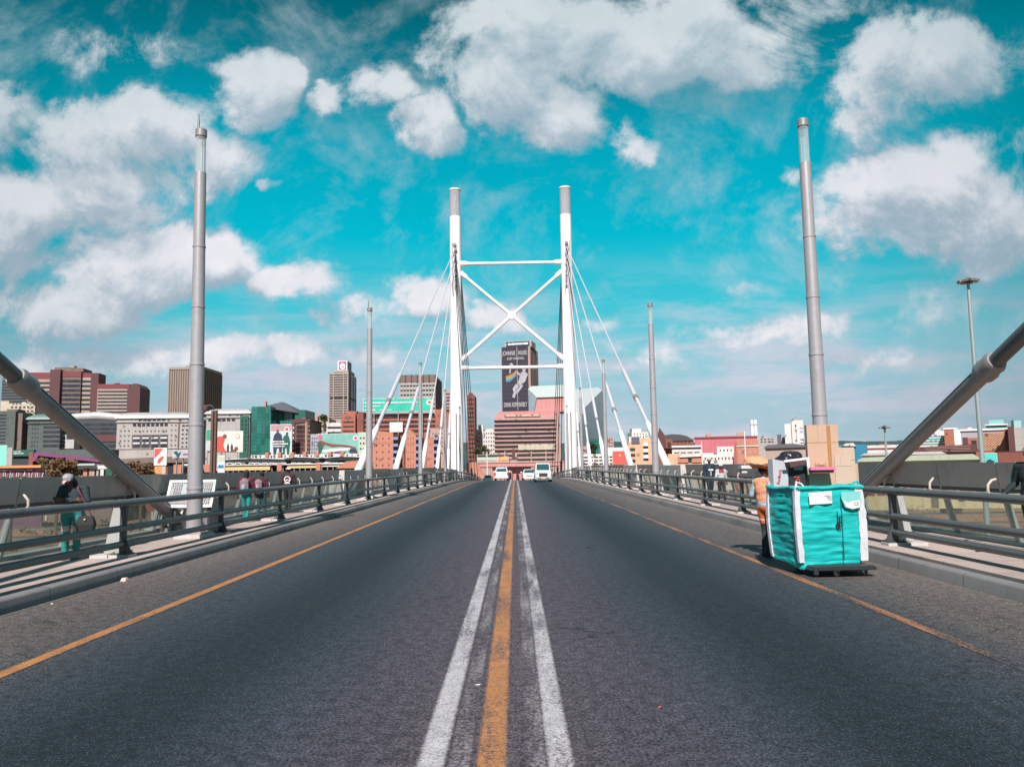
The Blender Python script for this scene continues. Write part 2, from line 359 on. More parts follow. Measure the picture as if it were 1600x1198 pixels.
# ------------------------------------------------------------------ setting: road, walkways, ground, hills
XE, XK, XW = 4.38, 6.27, 9.35      # edge line, kerb face, outer edge of the deck (half widths)
M_ASPH = asphalt_mat()
WHITE_P, OR_P = (.56, .54, .57), (.52, .22, .07)
tag(weld(strip(-XK, XK, 0, DY).build('road', M_ASPH)), kind='structure')
for cx, hw, pnt, wear, nm in ((-.38, .093, WHITE_P, .45, 'white'), (.39, .088, WHITE_P, .475, 'white'), (-.02, .10, OR_P, .455, 'orange'), (-XE, .085, OR_P, .43, 'edge'), (XE, .08, OR_P, .52, 'edge')):
    o = strip(cx-hw, cx+hw, .004, DY).build('road_marking', asphalt_mat('%s_paint_%.2f' % (nm, cx), pnt, wear, hw, cx)); weld(o); tag(o, kind='structure')
for cx in (-.21, .25):   # faded older lines beside the white ones
    o = strip(cx-.07, cx+.07, .0035, DY).build('road_marking', asphalt_mat('old_white_%.2f' % cx, (.36, .34, .36), .54, .07, cx)); weld(o); tag(o, kind='structure')
M_KERB = pm('kerb_concrete', (.20, .195, .20), .85, var=.22, scale=.9, bump=.4, grime=.5, joints=1.8)
M_WALK = pm('walkway_screed', (.46, .37, .34), .9, var=.14, scale=.6, bump=.25, grime=.35, joints=2.4)
M_DARK = pm('joint_dark', (.03, .03, .03), .9)
M_CONC = pm('pale_concrete', (.55, .52, .50), .85, var=.12, scale=.8, bump=.25, grime=.3)
for s in (-1, 1):
    m = MB()
    prof = [(XK, -.3), (XK+.012, .15), (XK+.03, .175), (XK+.06, .185), (XK+.20, .185), (XK+.20, -.3)]
    m.rings([[(s*x, y, zr(y)+z) for x, z in prof] for y in DY])
    tag(m.build('kerb', M_KERB), kind='structure')
    m = MB(); m.rings([[(s*x, y, zr(y)+z) for x, z in [(XK+.20, -.3), (XK+.20, .04), (XK+.40, .04), (XK+.40, -.3)]] for y in DY])
    tag(m.build('drain_gap', M_DARK), kind='structure')
    m = MB(); m.rings([[(s*x, y, zr(y)+z) for x, z in [(XK+.40, -.3), (XK+.40, .185), (XW, .185), (XW, -.3)]] for y in DY])
    tag(m.build('walkway', M_WALK), kind='structure')
m = MB(); m.rings([[(x, y, zr(y)+z) for x, z in [(-XW, -.31), (-XW-.02, -1.0), (-6.5, -1.9), (6.5, -1.9), (XW+.02, -1.0), (XW, -.31)]] for y in DY if y < 300])
tag(m.build('bridge_deck', M_CONC), kind='structure')

def ground_mat():
    m = bpy.data.materials.new('yard_ground'); m.use_nodes = True; N = NT(m.node_tree); b = N.n['Principled BSDF']
    oc = N.node('ShaderNodeTexCoord').outputs['Object']
    n = N.noise(N.vmath('MULTIPLY', oc, (.012, .05, 1)), 1.0, 8, .62)
    c = N.ramp(n, [(.3, (.10, .12, .06)), (.42, (.26, .17, .10)), (.5, (.40, .19, .10)), (.58, (.26, .20, .15)), (.68, (.42, .34, .24)), (.8, (.14, .15, .09))])
    n2 = N.noise(oc, .6, 6, .7); c = N.mix(.7, c, N.ramp(n2, [(.3, (.25, .25, .25)), (.7, (1.2, 1.15, 1.05))]), 'MULTIPLY')
    N.put(b.inputs['Base Color'], c); b.inputs['Roughness'].default_value = .95; return m
m = MB(); gx = [-6000, -1200, -400, -120, 120, 400, 1200, 6000]; gy = [-300, 0, 100, 300, 600, 1500, 3000, 7000]
for i in range(7):
    for j in range(7): m.face([(gx[i], gy[j], -9.05), (gx[i+1], gy[j], -9.05), (gx[i+1], gy[j+1], -9.05), (gx[i], gy[j+1], -9.05)])
tag(weld(m.build('ground', ground_mat())), kind='structure')
# railway tracks crossing under the bridge
M_RAIL = pm('track_steel', (.20, .15, .12), .5, .6); M_BALLAST = pm('ballast', (.20, .17, .15), .95, var=.4, scale=3)
for i, yy in enumerate((44, 52, 60, 72, 84, 96, 112, 128, 150)):
    t = thing('railway_track', 'railway track in the yard under the bridge, %s in order from the near side' % ('first second third fourth fifth sixth seventh eighth ninth'.split()[i]), 'railway track', (0, yy, -9.04), 0, 'tracks under the bridge')
    part('ballast', MB().prism([(-230, 0), (-230, .25), (230, .25), (230, 0)], -1.6, 1.6), M_BALLAST, t)
    for q in (-.75, .75): part('rail', MB().box(-230, 230, q-.05, q+.05, .25, .42), M_RAIL, t)
# hills on the far right horizon
M_HILL = pm('far_trees', (.035, .075, .075), .95, var=.35, scale=.02)
m = MB(); N_ = 160
top = []; 
for i in range(N_+1):
    px = 560+i*(1100/N_); hpy = 692-6*math.exp(-((px-1440)/90)**2)-2*math.sin(px*.035)-random.random()*1.2+ (6 if px < 1250 else 0)*0
    p = pix(px, hpy, 2900); top.append(p)
front = [Vector((p.x, p.y-500, -9.2)) for p in top]; back = [Vector((p.x, p.y+900, -9.2)) for p in top]
m.rings([[f_, t_, b_] for f_, t_, b_ in zip(front, top, back)], cap=True)
tag(m.build('hills', M_HILL, sharp=180), kind='structure')

# ------------------------------------------------------------------ bridge railings
M_RAILP = pm('rail_paint', (.155, .165, .17), .42, .35, var=.16, scale=1.2, bump=.08, grime=.35)
M_POST = pm('post_paint', (.075, .085, .09), .5, .2, var=.2, grime=.3)
M_FIN = pm('post_fin', (.42, .43, .42), .6, .1, var=.1, grime=.3)
XR = 7.12
YP = [.15+4.75*i for i in range(48)]
def guard_rail(s):
    side = 'left' if s < 0 else 'right'
    t = thing('guard_rail', 'three-tube grey steel guard rail along the %s kerb of the road' % side, 'guard rail', (s*XR, 0, 0), 0, 'rails along the carriageway')
    ys = [y for y in DY if -9 < y < 232]
    for z, r, nm in ((1.17, .068, 'top_rail'), (.71, .062, 'rail'), (.42, .062, 'rail')):
        m = MB(); m.tube([(0, y, zr(y)+z) for y in ys], r, 14)
        for y in YP:   # joint sleeves
            m.tube([(0, y+.25, zr(y+.25)+z), (0, y+.75, zr(y+.75)+z)], r*1.07, 14)
        part(nm, m, M_RAILP, t)
    pm_ = MB()
    pm_.box(-.05, .05, -.035, .035, .26, 1.12)
    pm_.prism([(-s*.05, .26), (-s*.05, .55), (-s*.16, .26)], -.02, .02); pm_.prism([(s*.05, .26), (s*.05, .50), (s*.12, .26)], -.02, .02)
    pm_.prism([(-.055, 1.12), (.055, 1.12), (.055, 1.06), (-.055, 1.06)], -.06, .06)
    pme = pm_.mesh('post', M_POST)
    bp = MB().box(-.19, .19, -.15, .15, .185, .235, 0).box(-.16, .16, -.12, .12, .235, .262, 1)
    for a in (-.12, .12):
        for b in (-.09, .09): bp.cyl((a, b, .262), (a, b, .29), .016, n=6, mi=1)
    bme = bp.mesh('base_plate', [M_CONC, M_POST])
    fin = MB(); fin.prism([(s*.06, .26), (s*.06, 1.08), (s*.19, 1.08), (s*.34, .26)], -.03, .03)
    fme = fin.mesh('fin', M_FIN)
    blk = MB().box(s*.20 if s > 0 else -.52, .52 if s > 0 else -.20, -.17, .17, .185, .24).mesh('plinth', M_CONC)
    for i, y in enumerate(YP):
        p = link('post', pme, t, (0, y, zr(y))); link('base_plate', bme, p)
        link('plinth', blk, p)
        if i in (2, 3) or (i == 4 and s < 0): link('fin', fme, p)
    return t
for s in (-1, 1): guard_rail(s)

# ------------------------------------------------------------------ outer parapets: glass, leaning posts, grey wind screens
M_SCREEN = pm('wind_screen', (.52, .45, .42), .75, .1, var=.16, scale=.5, bump=.1, grime=.3)
M_PPOST = pm('parapet_post', (.36, .38, .37), .55, .1, var=.12, grime=.2)
M_HOOK = pm('hook_paint', (.55, .47, .42), .5)
M_GLS = clear_glass('parapet_glass', (.46, .48, .42), .05, .50, .15)
M_SEAM = pm('screen_seam', (.04, .04, .04), .8)
ANCH = [42.5, 57.3, 74.8, 90.5, 105.5]
def parapet(s):
    side = 'left' if s < 0 else 'right'
    t = thing('parapet', 'outer parapet of the %s walkway with glass panes, hooked brackets and grey wind screens' % side, 'parapet', (s*9.2, 0, 0), 0, 'outer parapets')
    L = 1.95
    scr = MB(); scr.prism([(-s*.30, 1.20), (-s*.36, 1.20), (-s*.42, 1.67), (-s*.36, 1.67)], -.0, L-.025)
    sme = scr.mesh('screen_panel', M_SCREEN)
    pst = MB(); pst.prism([(0, .19), (0.0-s*.12, .19), (-s*.36, 1.24), (-s*.26, 1.24)], -.035, .035); pst.box(-.12, .12, -.09, .09, .185, .215)
    ppe = pst.mesh('post', M_PPOST)
    hk = MB(); pts = [(-s*.34, 0, 1.06)]
    for k in range(7): a = R(200-k*22); pts.append((-s*(.44+.12*math.cos(a)*1 - .0), 0, 1.22+.13*math.sin(a)+.02))
    hk.tube([(-s*.34, 0, 1.02), (-s*.50, 0, 1.06), (-s*.56, 0, 1.16), (-s*.55, 0, 1.27), (-s*.48, 0, 1.35), (-s*.40, 0, 1.37)], .024, 8)
    hke = hk.mesh('hook', M_HOOK)
    gl = MB(); gl.prism([(-s*.06, .26), (-s*.075, .26), (-s*.31, 1.12), (-s*.295, 1.12)], .05, L-.05)
    gle = gl.mesh('glass_pane', M_GLS)
    k = 0; y = 4.2
    while y < 196:
        a = any(ya-2.3 < y+1 < ya+4.2 for ya in ANCH)
        z = zr(y)
        if not a: link('screen_panel', sme, t, (0, y, z))
        link('post', ppe, t, (0, y, z)); link('hook', hke, t, (0, y+.02, z))
        link('glass_pane', gle, t, (0, y, z))
        y += L
    ys = [4.0+i*4 for i in range(49)]
    m = MB(); m.tube([(-s*.50, q, zr(q)+1.10) for q in ys], .028, 10); part('handrail', m, M_PPOST, t)
    m = MB(); m.rings([[(x, q, zr(q)+z) for x, z in [(-s*.25, 1.13), (-s*.34, 1.13), (-s*.34, 1.20), (-s*.25, 1.20)]] for q in ys]); part('capping', m, M_POST, t)
    m = MB(); m.rings([[(x, q, zr(q)+z) for x, z in [(-s*.16, .185), (-s*.16, .255), (s*.14, .255), (s*.14, .185)]] for q in ys]); part('upstand', m, M_PPOST, t)
for s in (-1, 1): parapet(s)

# ------------------------------------------------------------------ light masts
M_MAST = pm('mast_metal', (.42, .40, .42), .42, .25, var=.10, scale=.8, bump=.08, grime=.32)
M_LANT = clear_glass('lantern_glass', (.60, .66, .68), .25, .75, .1)
M_CAP = pm('mast_cap', (.30, .29, .29), .45, .3)
def mast(s, y, label, antenna=False):
    t = thing('light_mast', label, 'light mast', (s*7.42, y, zr(y)+.185), 0, 'light masts along the bridge')
    if s < 0 and y < 20: t.rotation_euler = (0, R(-.6), 0)   # this mast is a little out of plumb
    h = 10.0; H0 = 8.87
    m = MB(); m.box(-.34, .34, -.34, .34, 0, .09); m.box(-.26, .26, -.26, .26, .09, .13, 1)
    for a in (-.2, .2):
        for b in (-.2, .2): m.cyl((a, b, .13), (a, b, .19), .03, n=6, mi=1)
    part('base_plate', m, [M_CONC, M_MAST], t)
    m = MB(); prof = [(.185, .13)]
    for z in (1.15, 2.65, 4.1, 5.5, 7.0):
        r = .185-.055*(z/H0); prof += [(r, z-.03), (r*1.08, z-.025), (r*1.08, z+.025), (r*.985, z+.03)]
    prof += [(.135, H0)]
    m.lathe(prof, 24); part('pole', m, M_MAST, t)
    part('lantern', MB().lathe([(.118, H0), (.118, H0+.92)], 20), M_LANT, t)
    m = MB(); m.cyl((.09, 0, H0), (.09, 0, H0+.93), .008, n=6); m.cyl((-.09, 0, H0), (-.09, 0, H0+.93), .008, n=6); m.cyl((0, .09, H0), (0, .09, H0+.93), .008, n=6); part('lantern_rods', m, M_CAP, t)
    part('cap', MB().lathe([(.125, H0+.92), (.138, H0+.93), (.138, H0+1.10), (.12, H0+1.12)], 24), M_CAP, t)
    if antenna:
        m = MB().cyl((-.07, 0, H0+1.12), (-.07, 0, H0+1.38), .028, .028, 10); m.cyl((-.07, 0, H0+1.38), (-.07, 0, H0+1.52), .018, .018, 8); part('antenna', m, M_CAP, t)
ordn = ['nearest', 'second', 'third', 'fourth', 'fifth']
for i, y in enumerate((18.3, 40.0, 61.7, 84.0, 106.0)):
    for s, nm in ((-1, 'left'), (1, 'right')):
        mast(s, y, '%s grey light mast behind the %s guard rail%s' % (ordn[i], nm, ', with a thin antenna on its cap' if (s < 0 and i in (0, 1)) else ''), s < 0 and i in (0, 1, 4))

# ------------------------------------------------------------------ pylon
PY = 121.0
M_WH = pm('white_steel', (.93, .91, .92), .5, .0, var=.05, scale=.3, grime=.12)
M_WH2 = pm('white_steel_stay', (.60, .60, .64), .45, .05, var=.05, scale=.5, grime=.15)
M_DKST = pm('shaded_stay', (.10, .09, .11), .5, .3, var=.2, scale=.5)  # stays beyond the pylon: their shade is put into this dark colour
M_GREYST = pm('grey_stay', (.30, .29, .285), .5, .2, var=.14, scale=.9, bump=.08, grime=.4)
pyl = thing('bridge_pylon', 'white twin-legged bridge pylon with crossed braces over the road', 'pylon', (0, PY, zr(PY)))
dz0 = -zr(PY)
PX = 8.95
zt = pix(711, 296, PY).z + dz0; zl = pix(711, 339, PY).z + dz0
M_PLANT = clear_glass('pylon_lantern', (.50, .46, .50), .55, .9, .2)
for s in (-1, 1):
    m = MB(); m.lathe([(1.02, .1), (1.00, 8), (.95, 20), (.90, 30), (.88, zl)], 28, at=(s*PX, 0, 0))
    leg = part('leg', m, M_WH, pyl)
    part('foot_collar', MB().lathe([(1.22, .0), (1.22, .9), (1.05, 1.0)], 28, at=(s*PX, 0, 0)), M_WH2, leg)
    part('lantern', MB().lathe([(.84, zl), (.84, zt-.25)], 28, at=(s*PX, 0, 0)), M_PLANT, pyl)
    m = MB()
    for k in range(10):
        a = 2*math.pi*k/10; m.cyl((s*PX+.80*math.cos(a), .80*math.sin(a), zl), (s*PX+.80*math.cos(a), .80*math.sin(a), zt-.25), .03, n=6)
    m.cyl((s*PX, 0, zl), (s*PX, 0, zt-.25), .16, n=10); part('lantern_rods', m, M_WH2, pyl)
    part('lantern_cap', MB().lathe([(.9, zt-.27), (.94, zt-.2), (.94, zt-.02), (.5, zt+.1)], 28, at=(s*PX, 0, 0)), M_WH, pyl)
    m = MB()   # anchor boxes and ladder on the near face of the leg
    for k in range(9):
        z = 30.6+k*.85; m.box(s*PX-.30+.1*(k % 2), s*PX+.22+.1*(k % 2), -1.32, -.85, z, z+.42)
    m.box(s*PX+.42*s, s*PX+.5*s, -1.05, -.9, 29, 38); m.cyl((s*PX-.35, -1.2, 29.5), (s*PX-.1, -1.2, 37.5), .06, n=6); m.cyl((s*PX+.35, -1.15, 29.5), (s*PX+.1, -1.15, 37), .05, n=6)
    part('cable_anchors', m, pm('anchor_grey', (.30, .25, .28), .6, .3, var=.4, scale=2), leg)
    m = MB(); m.box(s*PX-.12, s*PX+.12, -1.12, -.98, 1.2, 10.5); part('service_duct', m, M_GREYST, leg)
zA = pix(800, 411, PY).z+dz0; zB = pix(800, 574, PY).z+dz0; zC = pix(800, 425, PY).z+dz0; zD = pix(800, 562, PY).z+dz0
for z, nm in ((zA, 'beam'), (zB, 'beam')):
    m = MB(); m.cyl((-PX+.8, 0, z), (PX-.8, 0, z), .26, n=16)
    for s in (-1, 1): m.tube([(s*(PX-.7), 0, z), (s*(PX-1.7), 0, z), (s*(PX-2.2), 0, z)], [.44, .44, .26], 16)
    part(nm, m, M_WH, pyl)
for k, s in enumerate((-1, 1)):
    oy = .0; m = MB()
    a, b = Vector((s*(PX-.8), oy, zC)), Vector((-s*(PX-.8), oy, zD)); d = (b-a).normalized()
    m.tube([a, a+d*.9, a+d*1.4, b-d*1.4, b-d*.9, b], [.42, .42, .26, .26, .42, .42], 16)
    part('cross_brace', m, M_WH, pyl)
m = MB(); m.cyl((0, -.36, (zC+zD)/2), (0, .36, (zC+zD)/2), .62, n=20); part('brace_node', m, M_WH, pyl)

# ------------------------------------------------------------------ stay cables
def stay(s, yf, z_top, label, group, mats, anchor=True):
    t = thing('stay_cable', label, 'stay cable', (s*9.12, yf, zr(yf)+.18), 0, group)
    A = Vector((0, 0, 0)); B = Vector((s*PX-s*9.12, PY-yf+(0 if yf > PY else -.9)*1.0, z_top-(zr(yf)+.18)))
    d = (B-A).normalized()
    def at(h): return A+d*(h/d.z)
    part('anchor_sleeve', MB().tube([at(-.3), at(3.9), at(4.3)], [.235, .21, .14], 14), mats[0], t)
    part('lower_tube', MB().tube([at(4.25), at(6.3)], .13, 12), mats[1], t)
    part('collar', MB().tube([at(6.25), at(6.5)], .20, 14), mats[2], t)
    part('upper_sheath', MB().tube([at(6.45), at(9.0), at(9.3)], [.165, .165, .09], 12), mats[1], t)
    part('cable', MB().tube([at(9.2), B], .07, 8), mats[1], t)
    if anchor:
        m = MB()
        m.box(-.40, .40, -2.4, 4.0, .95, 1.46); m.box(-.40, .40, -2.4, -1.3, 0, .95); m.box(-.40, .40, 2.9, 4.0, 0, .95)
        m.box(-.30, .30, -1.1, 1.2, -.02, .35, 0)
        part('anchor_block', m, M_CONC, t)
    return t
o5 = ['first', 'second', 'third', 'fourth', 'fifth']
for s, nm in ((-1, 'left'), (1, 'right')):
    for i, yf in enumerate(ANCH):
        stay(s, yf, 36.4-1.15*i, '%s pale stay cable from the near end, %s side, rising to the pylon' % (o5[i], nm), 'stay cables on the near side of the pylon', [M_WH, M_WH2, M_GREYST])
    for i, yf in enumerate((138, 152, 166, 180, 194)):
        t = thing('stay_cable', '%s shaded stay cable behind the %s pylon leg, running down the far side' % (o5[i], nm), 'stay cable', (s*9.12, yf, zr(yf)+.2), 0, 'stay cables beyond the pylon')
        B = Vector((s*(PX-.55)-s*9.12, PY-yf+.8, 31.5+1.1*i-zr(yf))); d = B.normalized()
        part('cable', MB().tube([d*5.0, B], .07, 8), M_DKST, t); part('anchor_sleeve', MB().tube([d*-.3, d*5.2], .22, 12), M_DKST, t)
# the two thick stays in the foreground run up to the pylon behind the viewer
for s, nm in ((-1, 'left'), (1, 'right')):
    yf = 20.9; t = thing('stay_cable', 'thick grey stay cable in the foreground, sloping up over the %s walkway' % nm, 'stay cable', (s*8.66, yf, .185), 0, 'foreground stay cables')
    d = Vector((-s*.004, -1, .435)).normalized(); up = Vector((0, .435, 1)).normalized(); L = 7.75
    part('sleeve', MB().tube([d*.7, d*L], [.165, .155], 28), M_GREYST, t)
    rt = Vector((1, 0, 0))
    m = MB()   # dark groove along the split of the sleeve
    for q in (s*-1,):
        a = (rt*q*.95+up*.30).normalized(); m.rings([[d*l+a*(.1685-.0012*l)+up*.015, d*l+a*(.1685-.0012*l)-up*.015, d*l+a*.13-up*.015, d*l+a*.13+up*.010] for l in (.8, 2.5, 5, L-.15)])
    part('groove', m, M_DARK, t)
    m = MB(); m.tube([d*(L-.05), d*(L+.0), d*(L+.12), d*(L+.22), d*(L+.34), d*(L+.44)], [.165, .205, .215, .185, .205, .165], 28); part('collar', m, M_GREYST, t)
    part('cable', MB().tube([d*(L+.3), d*60], .135, 20), pm('cable_dark', (.13, .14, .145), .45, .3, var=.1), t)
    m = MB()
    for q in (-.28, .28):
        n = 14; cen = d*.75
        ring = [cen+d*(.36*math.cos(2*math.pi*j/n))+up*(.36*math.sin(2*math.pi*j/n)) for j in range(n)]
        m.rings([[p+rt*(q-.03) for p in ring], [p+rt*(q+.03) for p in ring]])
    part('cheek_plates', m, M_FIN, t)
    m = MB(); m.tube([d*-.35, d*.8], [.30, .27], 16); m.prism([(-.5, 0), (.5, 0), (.32, .35), (-.32, .35)], -.65, .75); m.box(-.75, .75, -.9, 1.0, -.0, .10); part('anchor_block', m, M_CONC, t)
# ------------------------------------------------------------------ the city beyond the yard
G_DK = glassy('window_dark', (.035, .035, .045)); G_TEAL = glassy('window_teal', (.02, .13, .11), .1, .35); G_BLIND = glassy('window_blinds', (.04, .04, .05), blind=(.4, .38, .36))
G_BR = glassy('window_brown', (.06, .03, .035)); G_BLUE = glassy('window_blue', (.20, .25, .29), .12, .12)
C_MAR = pm('maroon_cladding', (.115, .040, .045), .7, scale=.05, grime=.2, facade=0.7, specks=0); C_MARR = pm('maroon_roof', (.20, .045, .055), .7, scale=.05)
C_BEI = pm('beige_spandrel', (.42, .33, .29), .8, scale=.08, grime=.2, facade=0.7, specks=0); C_CREAM = pm('cream_render', (.58, .50, .40), .85, scale=.07, grime=.3, facade=1, specks=0.35)
C_WHITE = pm('white_render', (.72, .68, .66), .8, scale=.07, grime=.3, facade=0.9, specks=0.3); C_GREY = pm('grey_stone', (.43, .40, .39), .8, scale=.07, grime=.25, facade=0.9, specks=0.12)
C_ROOFG = pm('pale_metal_roof', (.52, .51, .52), .5, .1, scale=.05, grime=.2, facade=0.6, specks=0); C_DTEAL = pm('dark_shaded_stone', (.10, .125, .12), .8, scale=.07, grime=.3, facade=1, specks=0.3)  # dark teal stone, also holding the painted shade of one office block
C_BRK = pm('red_brick', (.42, .145, .10), .85, scale=.12, var=.2, grime=.2, facade=1, specks=0.12); C_BRK2 = pm('dark_red_brick', (.26, .085, .065), .85, scale=.12, var=.2, grime=.2, facade=1, specks=0.12)
C_ORG = pm('orange_render', (.53, .225, .155), .85, scale=.12, var=.12, grime=.15, facade=0.9, specks=0.1); C_ORG2 = pm('orange_render_dark', (.34, .12, .08), .85, scale=.12, facade=1, specks=0.2)
C_PEACH = pm('peach_render', (.66, .42, .27), .85, scale=.12, grime=.15, facade=0.9, specks=0.1); C_PINK = pm('pink_stone', (.48, .32, .285), .85, scale=.08, grime=.2, facade=0.9, specks=0.12)
C_PINK2 = pm('salmon_panel', (.60, .27, .26), .8, scale=.06, facade=0.8, specks=0.0); C_FACT = pm('pink_factory', (.58, .16, .20), .8, scale=.06, grime=.2, facade=0.8, specks=0)
C_BRN = pm('brown_concrete', (.20, .145, .125), .8, scale=.06, grime=.3, facade=0.9, specks=0.1); C_FIN = pm('tan_fins', (.36, .28, .235), .8, scale=.06)
C_DGREEN = pm('green_cladding', (.03, .13, .10), .4, .2, scale=.08, var=.25); C_SLATE = pm('slate_roof', (.11, .11, .14), .7, scale=.1)
C_BALC = pm('blue_balcony', (.26, .26, .48), .7, scale=.3); C_DOME = pm('dome_roof', (.06, .06, .07), .6, scale=.1); C_BLACK = pm('black_fascia', (.02, .022, .025), .7)
C_GRN = pm('board_green', (.03, .48, .35), .6, scale=.15, var=.4); C_WHT = pm('board_white', (.85, .85, .85), .7, var=.04); C_TEALB = pm('board_teal', (.20, .44, .40), .6, scale=.12, var=.5)
C_YEL = pm('fascia_yellow', (.72, .50, .26), .8, scale=.2, grime=.1); C_ORF = pm('fascia_orange', (.68, .30, .12), .8, scale=.2); C_REDB = pm('board_red', (.68, .10, .08), .6, scale=.3, var=.15)
C_PURP = pm('purple_roof', (.22, .055, .17), .7, scale=.1); C_MINT = pm('mint_sheet', (.48, .58, .46), .6, scale=.1, grime=.2); C_BLUEB = pm('blue_shed', (.02, .22, .36), .6, scale=.1, facade=0.8, specks=0)
C_SKIN = pm('print_brown', (.20, .07, .05), .7, scale=1); C_NAVY = pm('print_navy', (.03, .04, .08), .7, scale=1); C_PRED = pm('print_red', (.60, .09, .07), .7, scale=1); C_PPINK = pm('print_pink', (.60, .12, .30), .7, scale=1)
C_LAT = None

class Bld:
    def __init__(s, name, label, cat, px0, px1, ytop, Y, D=20, rz=0., wall=None, ymid=None, base=-9.05, group=None, body=True, wname='wall'):
        s.Y = Y; s.ym = ymid or ytop+30; s.c = (px0+px1)/2; p = pix(s.c, s.ym, Y); s.cs = 1.0
        if rz == 0 and (s.c > 1000 or s.c < 262):   # outer blocks stand square to the line of sight
            a_ = -math.atan((p.x-.15)/Y)*(1.0 if s.c > 1000 else .30); rz = math.degrees(a_); s.cs = math.cos(a_)
        s.x0w = p.x; s.base = base
        s.t = thing(name, label, cat, (p.x, Y, base), R(rz), group); s.D = D; s.px0, s.px1, s.ytop = px0, px1, ytop; s.main = None
        if body: s.main = s.box(wname, px0, px1, ytop, None, 0, D, wall)
    def X(s, px): return (pix(px, s.ym, s.Y).x-s.x0w)*s.cs
    def Z(s, py): return 0 if py is None else pix(s.c, py, s.Y).z-s.base
    def box(s, name, px0, px1, y0, y1, d0, d1, mat, parent=None, label=None, mb=None):
        m = mb or MB(); m.box(s.X(px0), s.X(px1), d0, d1, s.Z(y1), s.Z(y0))
        if mb is None: return part(name, m, mat, parent or s.t, label=label)
    def bands(s, y0, y1, n, frac=.5, mat=None, px0=None, px1=None, d0=-.06, d1=None, name='window_band'):
        px0 = s.px0 if px0 is None else px0; px1 = s.px1 if px1 is None else px1; d1 = s.D+.06 if d1 is None else d1
        za, zb = s.Z(y1), s.Z(y0); h = (zb-za)/n; e = .05
        for i in range(n):
            z = za+h*i; m = MB().box(s.X(px0)-e, s.X(px1)+e, d0, d1, z+h*(.5-frac/2), z+h*(.5+frac/2)); part(name, m, mat or G_DK, s.t)
    def piers(s, n, mat, y0=None, y1=None, px0=None, px1=None, w=.25, d=.25, name='piers', ends=True):
        """upright piers over the front, one mesh: they are the wall's own relief"""
        px0 = s.px0 if px0 is None else px0; px1 = s.px1 if px1 is None else px1
        m = MB(); a, b = s.X(px0), s.X(px1)
        for i in range(n+1):
            if not ends and i in (0, n): continue
            x = a+(b-a)*i/n; m.box(x-w, x+w, -d, .3, s.Z(y1), s.Z(y0 if y0 is not None else s.ytop))
        return part(name, m, mat, s.t)
    def side_piers(s, n, mat, right=True, y0=None, w=.25, d=.25, name='side_piers', y1=None):
        m = MB(); x = s.X(s.px1 if right else s.px0); q = 1 if right else -1
        for i in range(n+1):
            y = s.D*i/n; m.box(min(x, x+q*d), max(x, x+q*d), y-w, y+w, s.Z(y1), s.Z(y0 if y0 is not None else s.ytop))
        return part(name, m, mat, s.t)
    def grid(s, px0, px1, y0, y1, nx, ny, fx=.5, fy=.5, mat=None, d=-.05, name='window'):
        a, b = s.X(px0), s.X(px1); za, zb = s.Z(y1), s.Z(y0); w = (b-a)/nx; h = (zb-za)/ny
        me = MB().box(-w*fx/2, w*fx/2, -.06, .1, -h*fy/2, h*fy/2).mesh(name, mat or G_BLIND)
        for i in range(nx):
            for j in range(ny): link(name, me, s.t, (a+w*(i+.5), d, za+h*(j+.5)))
    def poly(s, name, pts, d0, d1, mat, label=None, parent=None):
        m = MB().prism([(s.X(x), s.Z(y)) for x, y in pts], d0, d1); return part(name, m, mat, parent or s.t, label=label)

# --- far left towers
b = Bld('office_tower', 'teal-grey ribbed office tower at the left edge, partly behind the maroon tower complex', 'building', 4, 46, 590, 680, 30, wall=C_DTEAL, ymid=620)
b.bands(594, 634, 9, .55, G_DK)
b = Bld('office_tower', 'maroon office complex with a raised roof block and striped faces between plain shafts', 'building', 45, 80, 585, 640, 30, wall=C_BEI, ymid=610)
b.box('roof_band', 45, 80.2, 582, 592, -.2, 30.2, C_MARR); b.bands(595, 650, 8, .5, G_DK, 46, 79)
b.box('shaft', 79, 94, 578, None, -4, 30, C_MAR); b.box('wing', 94, 122.5, 588, None, -1, 26, C_BRN); b.box('roof_band', 94, 122.6, 580, 589, -1.3, 26.3, C_MARR)  # browner wing: shade of the unlit face put into its colour
b.bands(592, 650, 8, .62, G_DK, 95, 122, -1.1, 5); b.box('wing', 122.6, 139, 588, None, 1, 28, C_BEI); b.box('roof_band', 122.6, 139, 582, 589, .8, 28.2, C_MARR)
b.bands(592, 650, 8, .5, G_DK, 123, 138, .9, 6); b.box('shaft', 138.5, 150, 583, None, -3, 14, C_MAR); b.poly('roof_block', [(77, 580), (80, 573), (103, 572.6), (122, 574), (122, 581)], 4, 24, C_BRN)
b = Bld('office_tower', 'lower maroon and cream striped tower with a sloping roof edge', 'building', 153, 200, 604, 600, 26, wall=C_BEI, ymid=625)
b.bands(609, 652, 8, .48, G_DK, 154, 199); b.box('roof_band', 152.5, 200.5, 600, 607, -.3, 26.3, C_MARR)
b.poly('shaft', [(200, 652), (200, 606), (208, 600), (214, 600), (219, 606), (219, 652)], -4, 20, C_MAR); b.box('base', 200, 219, 650, None, -4, 20, C_MAR)
b = Bld('apartment_block', 'pale cream apartment block with rows of small windows behind the dark block', 'building', 14, 52, 630, 520, 24, wall=C_CREAM, ymid=660)
b.box('roof_block', 0, 12, 626, None, 2, 18, C_CREAM); b.grid(16, 51, 633, 690, 6, 9, .55, .42, G_DK)
b = Bld('office_block', 'dark office block at the far left edge of the city', 'building', -30, 21, 642, 430, 22, wall=C_DTEAL, ymid=670)
